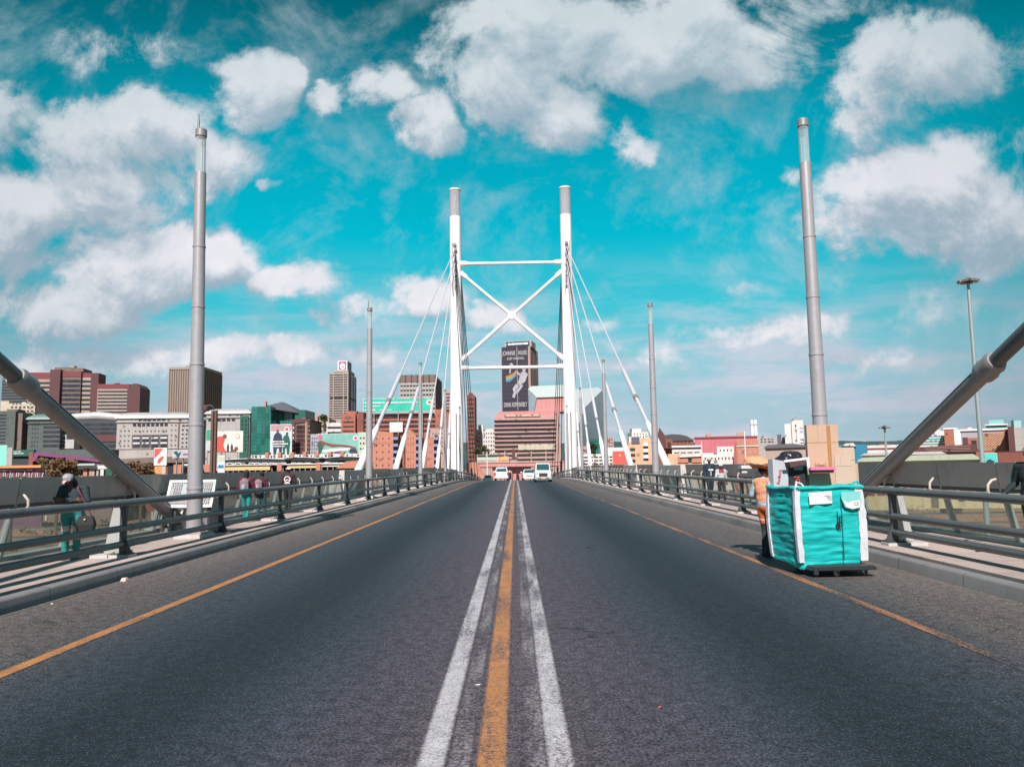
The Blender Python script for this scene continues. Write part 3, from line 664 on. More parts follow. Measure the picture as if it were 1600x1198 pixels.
b.bands(646, 694, 9, .5, G_DK, -30, 8); b.box('shaft', 20, 29, 645, None, 2, 22, C_BRN); b.box('roof_block', 2, 18, 638, 643, 5, 15, C_BRN)

def bank(label, px0, px1, ytop, yeave, Y, wall, roof, ymid=675, D=34, shaded=False, cols=None):
    b = Bld('office_building', label, 'building', px0, px1, yeave, Y, D, wall=wall, ymid=ymid, group='stone office blocks with rounded roofs')
    x0, x1 = b.X(px0), b.X(px1); z0, z1 = b.Z(yeave), b.Z(ytop); m = MB(); rs = []
    for k in range(9):
        a = k/8; ins = (1-math.sqrt(max(0, 1-a*a)))*6.5+ a*.8; z = z0+(z1-z0)*a
        rs.append([(x0-1+ins*1.3, -1+ins, z), (x1+1-ins*1.3, -1+ins, z), (x1+1-ins*1.3, D+1-ins, z), (x0-1+ins*1.3, D+1-ins, z)])
    m.rings(rs); part('roof', m, roof, b.t)
    b.box('cornice', px0-1, px1+1, yeave-.8, yeave+.8, -.9, D+.9, wall); b.box('cornice', px0-1.5, px1+1.5, yeave+5.5, yeave+6.8, -.7, D+.7, wall)
    return b
b = bank('long grey stone office block with a pale rounded roof and four tall window bays', 185, 297, 643, 653, 430, C_GREY, C_ROOFG)
b.grid(208+8, 208+50, 653.6, 658, 6, 1, .7, .75, G_DK); b.grid(208, 262, 661, 666.5, 8, 1, .72, .8, G_DK)
b.box('bay_shade_panel', 208, 262, 679, 700, -.1, .4, pm('shaded_recess', (.12, .11, .12), .8))  # flat panel; the shade of a recess is put into its colour
for i in range(4):
    x = 210.5+i*13.6; f_ = b.box('window_bay', x, x+9.5, 680.5, 699.5, -.35, .3, G_DK)
    for yy in (684, 692): b.box('spandrel', x-.2, x+9.7, yy-1.3, yy+1.3, -.6, .2, C_WHITE, parent=f_)
b.grid(188, 206, 669, 700, 3, 4, .45, .3, G_BLIND); b.grid(264, 276, 661, 700, 2, 5, .4, .28, G_BLIND); b.grid(210, 262, 671, 676, 9, 1, .4, .5, G_BLIND)
b.box('downpipe', 277, 278.6, 655, 706, -.6, .1, C_BRN); b.grid(281, 293, 662, 702, 2, 6, .45, .4, G_DK); b.box('cornice', 185, 298, 699.8, 701, -.5, 1, C_GREY)
b = bank('shaded stone office block with a shaded rounded roof behind the left foreground stay', 45, 92, 645, 655, 435, C_DTEAL, pm('shaded_roof', (.16, .24, .24), .5, .1, scale=.05))  # shade on this block put into its stone and roof colours
b.grid(50, 62, 660, 700, 3, 6, .4, .4, G_DK); b.bands(664, 700, 5, .6, G_DK, 68, 92, -.08, 5)
b = Bld('office_building', 'shaded recessed office wing with a pale tube roof between the two stone blocks', 'building', 92, 186, 656, 450, 30, wall=pm('shaded_wing', (.055, .065, .065), .7, scale=.05), ymid=675)  # shade over this wing put into its near-black wall colour
b.bands(660, 700, 6, .6, G_DK, 130, 184, -.1, 4)
m = MB(); m.tube([(b.X(110), 4, b.Z(651)), (b.X(150), 2, b.Z(649.5)), (b.X(188), 4, b.Z(653))], [2.2, 2.6, 2.2], 16); part('roof_tube', m, C_ROOFG, b.t)
b.box('annex', 94, 115, 679, 701, -8, 0, C_GREY); b.grid(96, 114, 682, 700, 4, 3, .7, .55, G_DK, -8.05); b.box('annex', 115, 127, 687, 701, -9, 0, C_ROOFG); b.box('plinth_band', 150, 186, 679, 690, -.4, 1, C_MAR)
b = bank('third grey stone block with a rounded roof right of the near light mast', 322, 390, 637, 646, 440, C_GREY, C_ROOFG, ymid=670)
b.grid(324, 368, 652, 660, 6, 1, .7, .5, G_DK); b.box('corner_bay', 376, 389, 650, None, -1.2, 3, C_DGREEN); b.grid(377, 388, 655, 705, 2, 8, .5, .5, G_DK, -1.25)
b.box('roof_drum', 356, 392, 638, 646, 8, 26, pm('brown_drum', (.16, .09, .09), .7, scale=.1)); 
# --- fins tower
b = Bld('office_tower', 'tall brown tower with close vertical fins behind the near left light mast', 'building', 264, 318, 576, 720, 44, wall=C_BRN, ymid=605)
b.piers(15, C_FIN, 577, None, w=.42, d=.7, name='fins'); b.side_piers(9, C_BRN, True, 578, w=.5, d=.6); b.box('roof_edge', 263.5, 318.5, 573.5, 577, -.9, 44.5, C_FIN)
# --- green glass block
b = Bld('office_block', 'green glass office block with a dark pointed roof', 'building', 393, 423, 635, 400, 30, wall=G_TEAL, ymid=665, wname='glass_wall')
b.piers(7, C_DGREEN, w=.09, d=.12, name='mullions'); b.bands(638, 712, 14, .1, C_DGREEN, name='floor_edge', d1=.1); b.side_piers(6, C_DGREEN, True, w=.12, d=.12)
b.box('rear_wing', 423, 447, 639, None, 12, 30, G_TEAL); b.box('rear_wing', 436, 452, 641, None, 16, 34, C_DGREEN); b.box('right_wing', 452, 468.5, 639, None, 10, 30, C_DGREEN); b.grid(430, 452, 642, 668, 5, 5, .5, .5, G_DK, 11.9)
m = MB(); zb = b.Z(641); ap = (b.X(424), 16, b.Z(624.5)); ap2 = (b.X(428), 16, b.Z(624.5)); q = [(b.X(402), 4, b.Z(635)), (b.X(458), 9, b.Z(644)), (b.X(458), 30, zb), (b.X(402), 30, zb)]
m.face([q[0], q[1], ap2, ap]); m.face([q[1], q[2], ap2]); m.face([q[2], q[3], ap, ap2]); m.face([q[3], q[0], ap]); part('roof', m, C_SLATE, b.t)
b.box('flag_block', 406, 410, 626, 634, 5, 7, C_PINK2)

def board(label, px0, px1, y0, y1, Y, bg, yfoot=None, group='billboards', th=.5):
    b = Bld('billboard', label, 'billboard', px0, px1, y0, Y, th, body=False, ymid=(y0+y1)/2, group=group)
    b.box('panel', px0, px1, y0, y1, 0, th, bg); b.box('frame', px0-.6, px1+.6, y0-.6, y1+.6, .05, th+.1, C_WHITE)
    for q in (.15, .5, .85):
        x = px0+(px1-px0)*q; b.box('post', x-.5, x+.5, y1, None, th, th+.5, M_PPOST)
    return b
def figure(b, pts, mat, d=-.12, name='print_shape'): return b.poly(name, pts, d, 0, mat)
def disc(b, cx, cy, r, mat, d=-.15, name='logo'): return figure(b, [(cx+r*math.cos(2*math.pi*k/16), cy+r*math.sin(2*math.pi*k/16)) for k in range(16)], mat, d, name)
def lines(b, x0, rows, mat=None, d=-.2):
    """lines of small lettering too far off to be read"""
    for (xs, xe, y, h) in rows:
        m = MB(); x = xs; rr = random.Random(int(x0*7+y*13))
        while x < xe-.4:
            w = min(rr.uniform(.5, 2.6), xe-x); mm = rr.uniform(.75, 1)*h; m.box(b.X(x), b.X(x+w), d, d+.1, b.Z(y+mm/2), b.Z(y-mm/2)); x += w+rr.choice([.22, .22, .6])
        part('lettering', m, mat or C_WHT, b.t)
b = board('tall billboard with two people in dark suits seen from behind and a round logo', 422.5, 455.5, 663, 716, 385, pm('board_sky', (.52, .62, .64), .7, scale=.2, var=.2))
b.box('print_shape', 423, 455, 663.4, 673, -.06, 0, pm('board_pinkish', (.45, .28, .30), .7, scale=.3))
figure(b, [(426, 690), (428, 680), (431, 676), (435, 675), (440, 679), (442, 690), (440, 712), (437, 713), (436, 700), (433, 700), (431, 713), (428, 712)], C_NAVY); disc(b, 433.5, 673, 2.2, C_SKIN)
figure(b, [(441, 690), (443, 682), (447, 679), (451, 681), (453.5, 690), (452, 711), (449, 712), (448, 700), (446, 700), (445, 712), (443, 711)], C_DGREEN, -.13); disc(b, 448.5, 677.5, 2, C_NAVY)
disc(b, 448, 670.5, 4, C_WHT); disc(b, 448, 670.5, 2.7, C_PRED, -.2); lines(b, 1, [(426, 444, 689.5, 2), (425.5, 450, 693.3, 2), (426.5, 445, 697, 1.6)])
b = board('billboard of a family under a round logo, left of the green glass block', 324, 379, 674, 706, 380, pm('board_paleblue', (.66, .66, .62), .7, scale=.15, var=.2))
figure(b, [(339, 706), (337, 692), (340, 682), (346, 681), (352, 684), (349, 695), (352, 703), (358, 706)], C_PRED); disc(b, 351, 681.5, 3.2, C_SKIN, -.16)
for x in (356.5, 362.5): figure(b, [(x-1.5, 706), (x-1.8, 698), (x, 692), (x+1.8, 698), (x+1.5, 706)], C_NAVY, -.14)
figure(b, [(358, 706), (366, 702), (371, 706)], C_SKIN, -.15); disc(b, 369.5, 701, 3, C_SKIN, -.16); disc(b, 371.5, 681.5, 3.6, C_PEACH); disc(b, 371.5, 681.5, 2.1, C_WHT, -.2)
b = board('narrow green and grey billboard just right of the near light mast', 322, 334, 671, 704, 378, pm('board_grn2', (.05, .30, .22), .7, scale=.3)); b.box('print_shape', 322.3, 333.7, 688, 703.7, -.1, 0, pm('bg2', (.5, .52, .56), .7))
b = board('wide teal billboard of a pulling person with outstretched arms above the bus station', 497, 565.5, 677.5, 711, 360, C_TEALB)
figure(b, [(496, 690), (501, 687), (510, 691), (520, 693.5), (535, 694.5), (546, 696), (556, 699), (556, 702), (545, 699), (533, 697.5), (518, 698), (508, 694), (503, 702), (500, 710), (497.5, 710)], C_SKIN)
figure(b, [(497.5, 708), (497.5, 690), (501, 690), (505, 699), (501, 708)], C_DGREEN, -.16); disc(b, 500, 682, 3.6, C_PPINK, -.18); figure(b, [(520, 711), (524, 704), (533, 703), (537, 711)], pm('print_violet', (.16, .05, .20), .7), -.13)
figure(b, [(545, 706), (548, 701), (557, 702), (559, 708), (551, 710)], C_NAVY, -.13); figure(b, [(503, 703), (520, 701), (548, 700), (545, 703), (522, 705), (505, 706)], C_WHT, -.14)
disc(b, 555.5, 684.5, 4, C_WHT); disc(b, 555.5, 684.5, 2.5, C_PRED, -.2)
b = Bld('office_block', 'brown glass office block with tan corner ribs beside the tall billboard', 'building', 456, 484, 656, 395, 24, wall=C_BRN, ymid=690)
b.bands(664, 712, 7, .86, G_BR, 463, 477, d1=2); b.bands(659, 712, 8, .55, G_DK, 479, 484, d1=2); b.poly('roof_edge', [(455.5, 661), (458, 655), (468, 653.5), (485, 655.5), (485, 658), (456, 662)], -.5, 24, C_MAR); b.piers(1, C_PEACH, 659, None, 478, 479, w=.3, d=.4); b.box('stair_shaft', 456, 461, 660, None, -.8, 1, C_MAR); b.grid(457.5, 460.5, 664, 712, 1, 6, .6, .35, C_WHITE, -.85)
b = Bld('office_block', 'pale brown block behind the brown glass office block', 'building', 470, 496, 650, 540, 22, wall=C_PINK, ymid=670); b.box('roof_block', 490, 500, 646, None, 4, 18, C_BEI); b.bands(664, 684, 4, .5, G_BR, 488, 496, d1=2)
b = Bld('house_block', 'low cream building between the brown block and the sign tower', 'building', 499, 514, 654, 500, 20, wall=C_CREAM, ymid=670); b.grid(501, 512, 662, 684, 3, 3, .5, .4, G_DK)
b = Bld('office_block', 'white low office building at the foot of the sign tower', 'building', 510, 537, 660, 470, 20, wall=C_WHITE, ymid=675); b.bands(664, 680, 2, .4, G_DK, 512, 536, d1=2)
b = Bld('office_block', 'grey block with blue windows between the brown office and the teal billboard', 'building', 485, 498, 678, 392, 14, wall=C_GREY, ymid=695); b.grid(486, 497, 682, 710, 3, 5, .6, .6, glassy('window_bluegrey', (.12, .15, .25)))
# --- tower with the letter cube
b = Bld('office_tower', 'striped concrete tower carrying a pink and white letter cube on its roof', 'building', 514.5, 543.5, 583, 600, 30, wall=C_BEI, ymid=620)
b.bands(584, 655, 19, .48, G_DK); b.piers(1, C_BEI, 582, None, 514.5, 543.5, w=.4, d=.4); m = MB()
for x in (521, 537): m.box(b.X(x)-.35, b.X(x)+.35, -.5, .2, 0, b.Z(581))
part('piers', m, C_BEI, b.t); b.side_piers(3, C_BEI, True, 583, w=.5, d=.4); b.box('dark_slot', 543.2, 546, 584, None, -.3, 3, C_BLACK); b.box('plant_floor', 516, 544, 620, 623, -.12, 30.1, C_BLACK); b.box('roof_block', 519, 543, 577.5, 583.4, 2, 26, C_BEI)
b.box('roof_rail', 520, 537, 578.3, 581, 1.5, 2.1, C_GREY)
cb = b.box('letter_cube', 525.5, 540.5, 562.5, 577.5, 4, 20, C_WHT)
b.box('face_panel', 527, 539, 563.8, 576.4, 3.9, 4.1, pm('sign_pink', (.56, .07, .20), .5, var=.05), parent=cb)
lettering('e', 9.5, (b.X(533), 3.8, b.Z(569.7)), C_WHT, b.t, .12, bold=.22)
mm = MB().box(b.X(540.5), b.X(540.5)+.12, 4.8, 19.2, b.Z(576.4), b.Z(563.8)); part('face_panel', mm, pm('sign_purple', (.14, .05, .16), .5), cb)
lettering('e.tv', 5.2, (b.X(540.5)+.2, 12, b.Z(570)), C_WHT, b.t, .06, (R(90), 0, R(90)))
# --- brick complex with the green billboard
b = Bld('brick_complex', 'long red brick building with dark ribbon windows under the green billboard', 'building', 535, 704, 646, 420, 26, wall=C_BRK, ymid=660)
for y in (649.5, 657, 664, 671.5): b.box('window_band', 569, 681, y, y+3.2, -.4, 1, G_BR)
b.box('stair_tower', 535, 557, 646, None, -3, 12, C_BRK); b.box('roof_block', 541, 557, 641, 647, 0, 14, C_BRK); b.grid(540, 553, 649, 655, 6, 1, .4, .6, G_DK, -3.05)
for y in (657.5, 664.5, 671.5): b.box('window_band', 538, 555, y, y+2, -3.2, -2, G_DK)
b.box('stair_tower', 560, 569, 643, None, -2, 12, C_BRK2); b.box('stair_tower', 681, 695, 641, None, -2.5, 12, C_BRK); b.grid(684, 692, 649, 653, 2, 1, .4, .7, G_DK, -2.55)
b.box('wing', 695, 712, 640, None, 1, 20, C_BRK2); 
for y in (641, 649, 656, 663): b.box('window_band', 696, 711, y, y+2.4, .8, 2, G_DK)
b.box('sign_box', 610, 630, 660, 675, -2.4, -.5, C_WHT)
b = board('long bright green rooftop billboard with lines of white lettering and a round logo', 568, 676, 622.5, 642.5, 417, C_GRN)
lines(b, 2, [(570, 652, 628.6, 2.2), (570, 594, 634, 1.6), (570, 587, 640, 2), (592, 612, 640, 1)]); disc(b, 670.5, 629, 4.3, C_WHT); disc(b, 671, 629, 2.5, C_REDB, -.2)
b = Bld('office_tower', 'grey concrete tower with rows of small windows and a dark louvred top', 'building', 625, 680, 596, 600, 50, wall=pm('grey_concrete', (.42, .38, .37), .8, scale=.06), ymid=620)
b.bands(599, 642, 6, .36, G_DK, 626, 680, d1=3); b.piers(11, C_GREY, 596, None, w=.22, d=.3); b.box('louvre_top', 624.5, 680.3, 585.5, 597, -.3, 50, C_BRN); b.side_piers(6, C_BRN, True, 586, w=1.2, d=.5); 
m = MB()
for i in range(7): x = b.X(624.5)+(b.X(680)-b.X(624.5))*i/6; m.box(x-.4, x+.4, -.9, 0, b.Z(597), b.Z(585.5))
part('louvre_posts', m, C_MAR, b.t); b.box('side_face', 680, 680.4, 585.5, None, 2, 49, C_MAR)
b = Bld('office_tower', 'slim pale tower right of the louvred concrete tower', 'building', 692, 704, 609, 570, 16, wall=C_PINK, ymid=640); b.bands(613, 660, 9, .4, G_DK, 693, 703)
# --- orange flats
def flats(label, px0, px1, ya, yb, bx0, bx1, Y, D=14):
    b = Bld('apartment_block', label, 'building', px0, px1, min(ya, yb), Y, D, body=False, ymid=700, group='orange apartment blocks')
    b.poly('wall', [(px0, 790), (px0, ya), (px1, yb), (px1, 790)], 0, D, C_ORG)
    b.box('window_band', px0, px1, 692.3, 693, -.04, .1, C_ORG2)
    b.grid(px0+2, px1-2, 680, 732, 3, 5, .16, .26, G_DK)
    w = b.box('balcony_bay', bx0, bx1, max(ya, yb)+3, 790, 1.5, D-2, C_ORG2)
    for k in range(5):
        y = 683+k*10.5; b.box('balcony', bx0-.3, bx1+.3, y, y+4.2, -.9, 1.6, C_BALC, parent=w); b.box('window', bx0+.6, bx1-.6, y-3.6, y-.2, 1.2, 1.7, G_DK, parent=w)
    return b
flats('largest orange apartment block with blue balconies, behind the second left light mast', 582, 614.5, 672, 676, 614.5, 622, 330)
b = Bld('apartment_block', 'dark orange windowless slab between two orange apartment blocks', 'building', 622, 632, 680, 336, 10, wall=C_ORG2, ymid=700)
flats('middle orange apartment block with blue balconies and a sloping roof edge', 633.5, 650, 667, 680, 650, 656.5, 328)
flats('smallest orange apartment block with blue balconies, nearest the pylon', 667.5, 678, 684, 684, 678, 684.5, 330)
b = Bld('office_block', 'pale pink low block behind the smallest orange apartment block', 'building', 672, 700, 669, 370, 14, wall=C_PINK, ymid=690); b.grid(674, 698, 674, 700, 5, 4, .3, .3, G_DK)
b = Bld('apartment_block', 'mint green and white low block left of the orange apartment blocks', 'building', 560, 572, 675, 340, 10, wall=C_MINT, ymid=690); b.grid(561, 571, 680, 705, 2, 3, .5, .3, G_DK)
# --- seen between the pylon legs
b = Bld('apartment_tower', 'dark red narrow tower with small windows just right of the left pylon leg', 'building', 730, 742, 617, 455, 22, wall=C_BRK2, ymid=660)
b.bands(621, 724, 15, .4, G_DK, 732, 741); b.box('roof_block', 732, 738, 613, 618, 3, 12, C_BRK2)
b = Bld('apartment_block', 'cream apartment block with scattered windows between the red tower and the pink terraces', 'building', 745, 774, 671, 480, 24, wall=C_WHITE, ymid=690)
b.grid(747, 773, 674, 712, 7, 6, .5, .4, G_BLIND); b.box('roof_block', 747, 755, 663, 672, 4, 16, C_WHITE); b.box('roof_block', 760, 774, 669, 672, 4, 16, C_CREAM)
b = Bld('office_tower', 'dark tower wrapped in a whisky advertisement with white lettering and a running figure', 'building', 783.3, 829.5, 542, 520, 24, rz=-13, wall=C_BRN, ymid=590)
C_INK = pm('ad_ink', (.028, .024, .042), .7, scale=.08, var=.2)
b.box('ad_panel', 784, 826.5, 541.8, 642, -.5, 0, C_INK)
for k in range(14): b.box('panel_seam', 784, 826.5, 548+k*6.7, 548.5+k*6.7, -.56, -.4, pm('ad_seam', (.09, .08, .12), .7))
b.box('mullion', 808.3, 809.2, 542, 641, -.7, 0, C_BEI); b.box('corner_strip', 826.5, 829.8, 542, 655, -.7, 1, C_PINK); b.box('corner_strip', 782.4, 784, 542, 655, -.6, 1, C_BEI)
b.side_piers(5, C_BRN, True, 543, w=.7, d=.5); b.box('roof_block', 788, 831, 532.5, 542, 1.5, 16, C_GREY)
rb = b.box('sign_box', 791, 828, 533.5, 540.5, 1.0, 1.6, C_NAVY); lines(b, 3, [(793.5, 826, 537, 3.2)], d=.8)
M_LET = pm('ad_white', (.58, .56, .60), .7, var=.03)
lettering('JOHNNIE', 4.2, (b.X(796), -.75, b.Z(552)), M_LET, b.t, .08, width=b.X(806.5)-b.X(785.5), bold=.0)
lettering('WALKER.', 4.2, (b.X(818), -.75, b.Z(552)), M_LET, b.t, .08, width=b.X(825.5)-b.X(811), bold=.0)
lettering('KEEP WALKING', 2.4, (b.X(806.5), -.75, b.Z(560.4)), M_LET, b.t, .08, width=b.X(820)-b.X(793), bold=.0)
lettering('DRINK RESPONSIBLY', 4.2, (b.X(805), -.75, b.Z(632.5)), M_LET, b.t, .08, width=b.X(824)-b.X(787.5), bold=.0)
for pts in ([(817, 577), (820, 575.5), (822.5, 578), (821, 581.5), (817.5, 581)], [(815, 582), (821, 581), (828, 586), (824, 589), (821, 597), (812, 603), (808, 601), (811, 594)], [(812, 600), (806, 600), (801, 607), (802, 612), (806, 609), (810, 605)], [(815, 601), (818, 603), (811, 612), (806, 616), (804, 622), (800, 620), (803, 611), (808, 609)], [(815, 585), (806, 579), (805, 580.5), (813, 588)], [(797, 568), (800, 566.5), (803, 571), (799, 572), (798, 583), (796, 583)]):
    figure(b, [(min(x, 826), y) for x, y in pts], pm('figure_grey', (.42, .40, .44), .7, scale=.35, var=.5), -.75, 'figure_print')
for k, (col, o) in enumerate((((.42, .12, .10), 0), ((.46, .26, .08), 2.2), ((.20, .36, .16), 4.4), ((.06, .30, .34), 6.6), ((.08, .15, .34), 8.6))):
    figure(b, [(790, 587+o*.9), (795, 585.5+o), (801, 583+o), (807, 579.5+o*.8), (807, 581.2+o*.8), (801, 585+o), (796, 588+o*1.1), (791, 589+o*.9)], pm('rainbow_%d' % k, col, .7, var=.03), -.78-.01*k, 'rainbow_stripe')
m = MB()
for s_ in (-1, 1): m.cyl((b.X(808)+s_*9, 4, b.Z(532.5)), (b.X(808), 4, b.Z(519.5)), .09, n=5)
part('guy_wires', m, C_GREY, b.t)
b = Bld('office_block', 'pink stepped office building with long dark window bands below the advertisement tower', 'building', 772.5, 876, 652, 430, 26, wall=C_PINK, ymid=680)
for k in range(8): b.box('window_band', 773.5, 869.5, 656.2+k*6.6, 658.9+k*6.6, -.5+.0*k, 1, G_BR)
for k in range(8): b.box('sun_shade', 772.3, 870.5, 654.9+k*6.6, 656.0+k*6.6, -1.2, 0, C_PINK)
b.poly('roof_terrace', [(773, 652.6), (780, 642), (876, 641), (876, 652.6)], 2, 26, C_PINK2); b.box('roof_rail', 788, 845, 647.5, 650, .5, 1, C_CREAM); b.box('pier', 868.5, 872, 645, None, -1.6, 1, C_PINK)
b.poly('penthouse', [(836, 643), (840, 619), (890, 619), (890, 643)], 4, 24, C_PINK2)
b.poly('glass_fin', [(826.5, 607), (840, 620.5), (836, 641), (827, 641)], 3.2, 4.0, G_BLUE); b.poly('skylight', [(826.5, 607), (831, 602.5), (890, 601), (890, 619.5), (840, 620.5)], 3.0, 3.8, pm('pale_glass', (.60, .68, .68), .3, .1, scale=.05))
# --- faceted glass tower
b = Bld('glass_tower', 'faceted blue glass tower with slanting facets behind the right pylon leg', 'building', 892, 945, 602, 460, 36, body=False, ymid=660)
m = MB(); X, Z = b.X, b.Z
fp = [(X(892), 2, 0), (X(899), 0, Z(683)), (X(903), 0, Z(665)), (X(914), 0, Z(637)), (X(942), 0, Z(610)), (X(946), 0, Z(640)), (X(946), 0, 0)]
m.face(fp)
for a_, b_ in zip(fp, fp[1:]+fp[:1]): m.face([a_, b_, (b_[0], 30, b_[2]), (a_[0], 30, a_[2])])
m.face([(x, 30, z) for x, y, z in reversed(fp)])
G_REF = bpy.data.materials.new('mirror_glass'); G_REF.use_nodes = True; N = NT(G_REF.node_tree); pb = N.n['Principled BSDF']; oc = N.node('ShaderNodeTexCoord').outputs['Object']
xx, yy_, zz = N.sep(oc); ln = N.step(N.math('ABSOLUTE', N.math('SUBTRACT', N.math('FRACT', N.math('MULTIPLY', xx, .45)), .5)), .40, .46)
c_ = N.mix(ln, N.ramp(N.noise(oc, .05, 3), [(.3, (.10, .135, .16)), (.7, (.17, .21, .245))]), (.12, .15, .17)); N.put(pb.inputs['Base Color'], c_); pb.inputs['Roughness'].default_value = .18; pb.inputs['Metallic'].default_value = .3
part('glass_wall', m, G_REF, b.t)
m = MB(); m.face([(X(899), -.1, Z(683)), (X(903), -.1, Z(665)), (X(914), -.1, Z(637)), (X(942), -.1, Z(610)), (X(940), 14, Z(601.5)), (X(893), 14, Z(605)), (X(890), 14, Z(680))]); part('pale_facet', m, pm('pale_facet_glass', (.60, .66, .68), .25, .1, scale=.03), b.t)
b = Bld('office_block', 'dark green glass block in front of the faceted tower', 'building', 921, 939.5, 688, 400, 14, wall=G_TEAL, ymid=700); b.poly('roof_edge', [(919, 690), (924, 684), (932, 686), (938, 683), (940, 690)], -.3, 14, C_DGREEN)
b = Bld('apartment_block', 'narrow pink block with dark windows beside the right pylon leg', 'building', 898, 926, 697, 380, 14, wall=C_PINK, ymid=712); b.grid(900, 925, 700, 726, 5, 4, .4, .4, G_DK)
b = Bld('car_park', 'pale open car park with rows of dark openings right of the pylon', 'building', 905, 962, 709, 300, 20, wall=C_WHITE, ymid=720); b.grid(911, 960, 711.5, 727, 6, 3, .8, .42, G_DK)
b = Bld('house_block', 'small brick tower with square windows between two stay cables', 'building', 950, 959, 682, 430, 12, wall=C_PINK, ymid=695); b.grid(951, 958, 684, 704, 2, 4, .45, .4, G_DK)
b = Bld('warehouse', 'white warehouse wall behind the red board', 'building', 945, 986, 699, 320, 20, wall=C_WHT, ymid=710); lettering('Shop', 3.4, (b.X(966.5), -.1, b.Z(700.5)), C_MAR, b.t, .05) if False else None
b = board('red billboard with a small yellow emblem between two white stay cables', 957.5, 985, 704.5, 727, 290, C_REDB); disc(b, 968.5, 711, 1.8, C_YEL); disc(b, 968.5, 711, .8, C_REDB, -.2)
b = Bld('apartment_block', 'peach apartment block with open balconies behind the third right light mast', 'building', 982, 1021, 690, 300, 14, wall=C_PEACH, ymid=708)
b.box('upper_wall', 1001, 1021, 684.5, 700, -.01, 13, C_PEACH); b.box('upper_wall', 983, 1000, 681.5, 691, 2, 13, C_WHITE); b.box('plant_screen', 987, 1000, 682.3, 692.5, -.4, 1.9, pm('plant_dark', (.12, .10, .14), .7))
for k in range(3): b.box('balcony', 984.5, 992.5, 699.5+k*9, 704+k*9, -.1, .5, G_DK); f_ = b.box('balcony', 1005, 1013, 692+k*9.5, 697+k*9.5, -.9, .5, pm('white_rail', (.7, .68, .74), .7)); b.box('window', 1005.5, 1013, 697+k*9.5, 700.5+k*9.5, -.1, .3, G_DK, parent=f_)
b = Bld('house_block', 'white stepped block rising behind the peach apartments', 'building', 987, 1013, 675, 380, 14, wall=C_WHITE, ymid=680); b.box('roof_block', 989, 1003, 669, 676, 2, 10, C_WHITE); b.grid(989, 1012, 676, 684, 5, 2, .35, .4, G_BLIND)
# --- right-hand skyline
b = Bld('domed_hall', 'dark hall with a pointed gable and a low curved roof', 'building', 1027, 1084, 686, 390, 30, wall=C_BRK2, ymid=692)
b.poly('gable', [(1027, 700), (1028, 678), (1031, 667), (1039, 679), (1040, 700)], -1, 20, C_MAR); b.poly('roof', [(1034, 689), (1039, 679.5), (1050, 678), (1064, 679), (1074, 681.5), (1081, 686), (1083, 689)], -.5, 30, C_DOME)
b.box('porch', 1040, 1051, 686, 700, -3, 0, C_BRK2); b.box('door', 1043, 1048, 691, 699, -3.1, -2.9, C_BLACK); b.grid(1056, 1080, 689, 694, 4, 1, .25, .5, G_DK)
b = Bld('warehouse', 'white warehouse with a dark roof strip in front of the domed hall', 'building', 1050, 1096, 699, 330, 20, wall=C_WHITE, ymid=707); b.box('window_band', 1052, 1094, 698.6, 700, -.3, 1, G_DK); b.box('roof', 1050, 1096.5, 696, 698.6, -1, 21, C_WHT); b.grid(1052, 1094, 705, 708.5, 4, 1, .8, .4, G_DK)
b = Bld('market_hall', 'low hall with peach front and two orange red boards above the parapet', 'building', 1044, 1099, 708.5, 290, 16, wall=C_PEACH, ymid=714); b.box('front_panel', 1059, 1075, 713, 722.5, -.5, .2, C_REDB if False else C_ORG); b.box('front_panel', 1081, 1097, 711.5, 722.5, -.5, .2, C_ORG); b.poly('awning', [(1062, 714), (1066, 709), (1078, 711), (1092, 708.5), (1096, 713)], -1.2, -.5, C_WHT); b.box('door', 1075, 1080.5, 716, 722.5, -.2, .1, C_BLACK)
b = Bld('factory', 'long bright pink factory hall with small roof blocks', 'building', 1085, 1183, 683.5, 450, 40, wall=C_FACT, ymid=690)
b.box('roof_band', 1084, 1183.5, 681.8, 684.5, -.4, 40.4, C_MARR); b.box('roof_block', 1102.5, 1110, 676, 683, 6, 16, C_PINK); b.box('roof_block', 1152, 1163.5, 675.5, 683, 6, 16, C_PINK); b.box('roof', 1108, 1150, 680.3, 682, 4, 34, C_PINK2); b.box('yard_wall', 1150, 1183, 689, None, -6, 0, C_ORG)
b = Bld('apartment_block', 'white two-storey block with black windows above the walking couple', 'building', 1098.5, 1147, 707, 270, 12, wall=C_WHITE, ymid=714); b.box('upper_wall', 1121, 1147, 697.5, 708, 1, 12, C_WHITE); b.grid(1099, 1147, 712, 720, 9, 1, .35, .45, G_DK); b.grid(1123, 1146, 701, 706, 4, 1, .35, .6, G_DK, .95)
b = Bld('house_block', 'orange brick building with pale posts behind the cart pusher', 'building', 1148, 1186, 697, 262, 12, wall=C_ORG, ymid=710); b.box('pilaster', 1148, 1151, 696, None, -.4, 1, C_ORG2); b.grid(1153, 1184, 703, 720, 4, 2, .5, .4, C_PINK); b.box('roof_rail', 1151, 1186, 696, 697.5, -.3, .3, C_WHITE)
b = Bld('silo', 'pair of slim white silos behind the pink factory', 'silo', 1173, 1184, 657, 520, 8, body=False, ymid=670)
for x in (1175.3, 1180.9): part('cylinder', MB().lathe([(1.05, 0), (1.05, b.Z(656.5)), (.7, b.Z(655.8))], 18, at=(b.X(x), 3, 0)), C_WHT, b.t)
b.box('walkway', 1173, 1183.6, 662, 662.6, 1.6, 4.4, C_GREY)
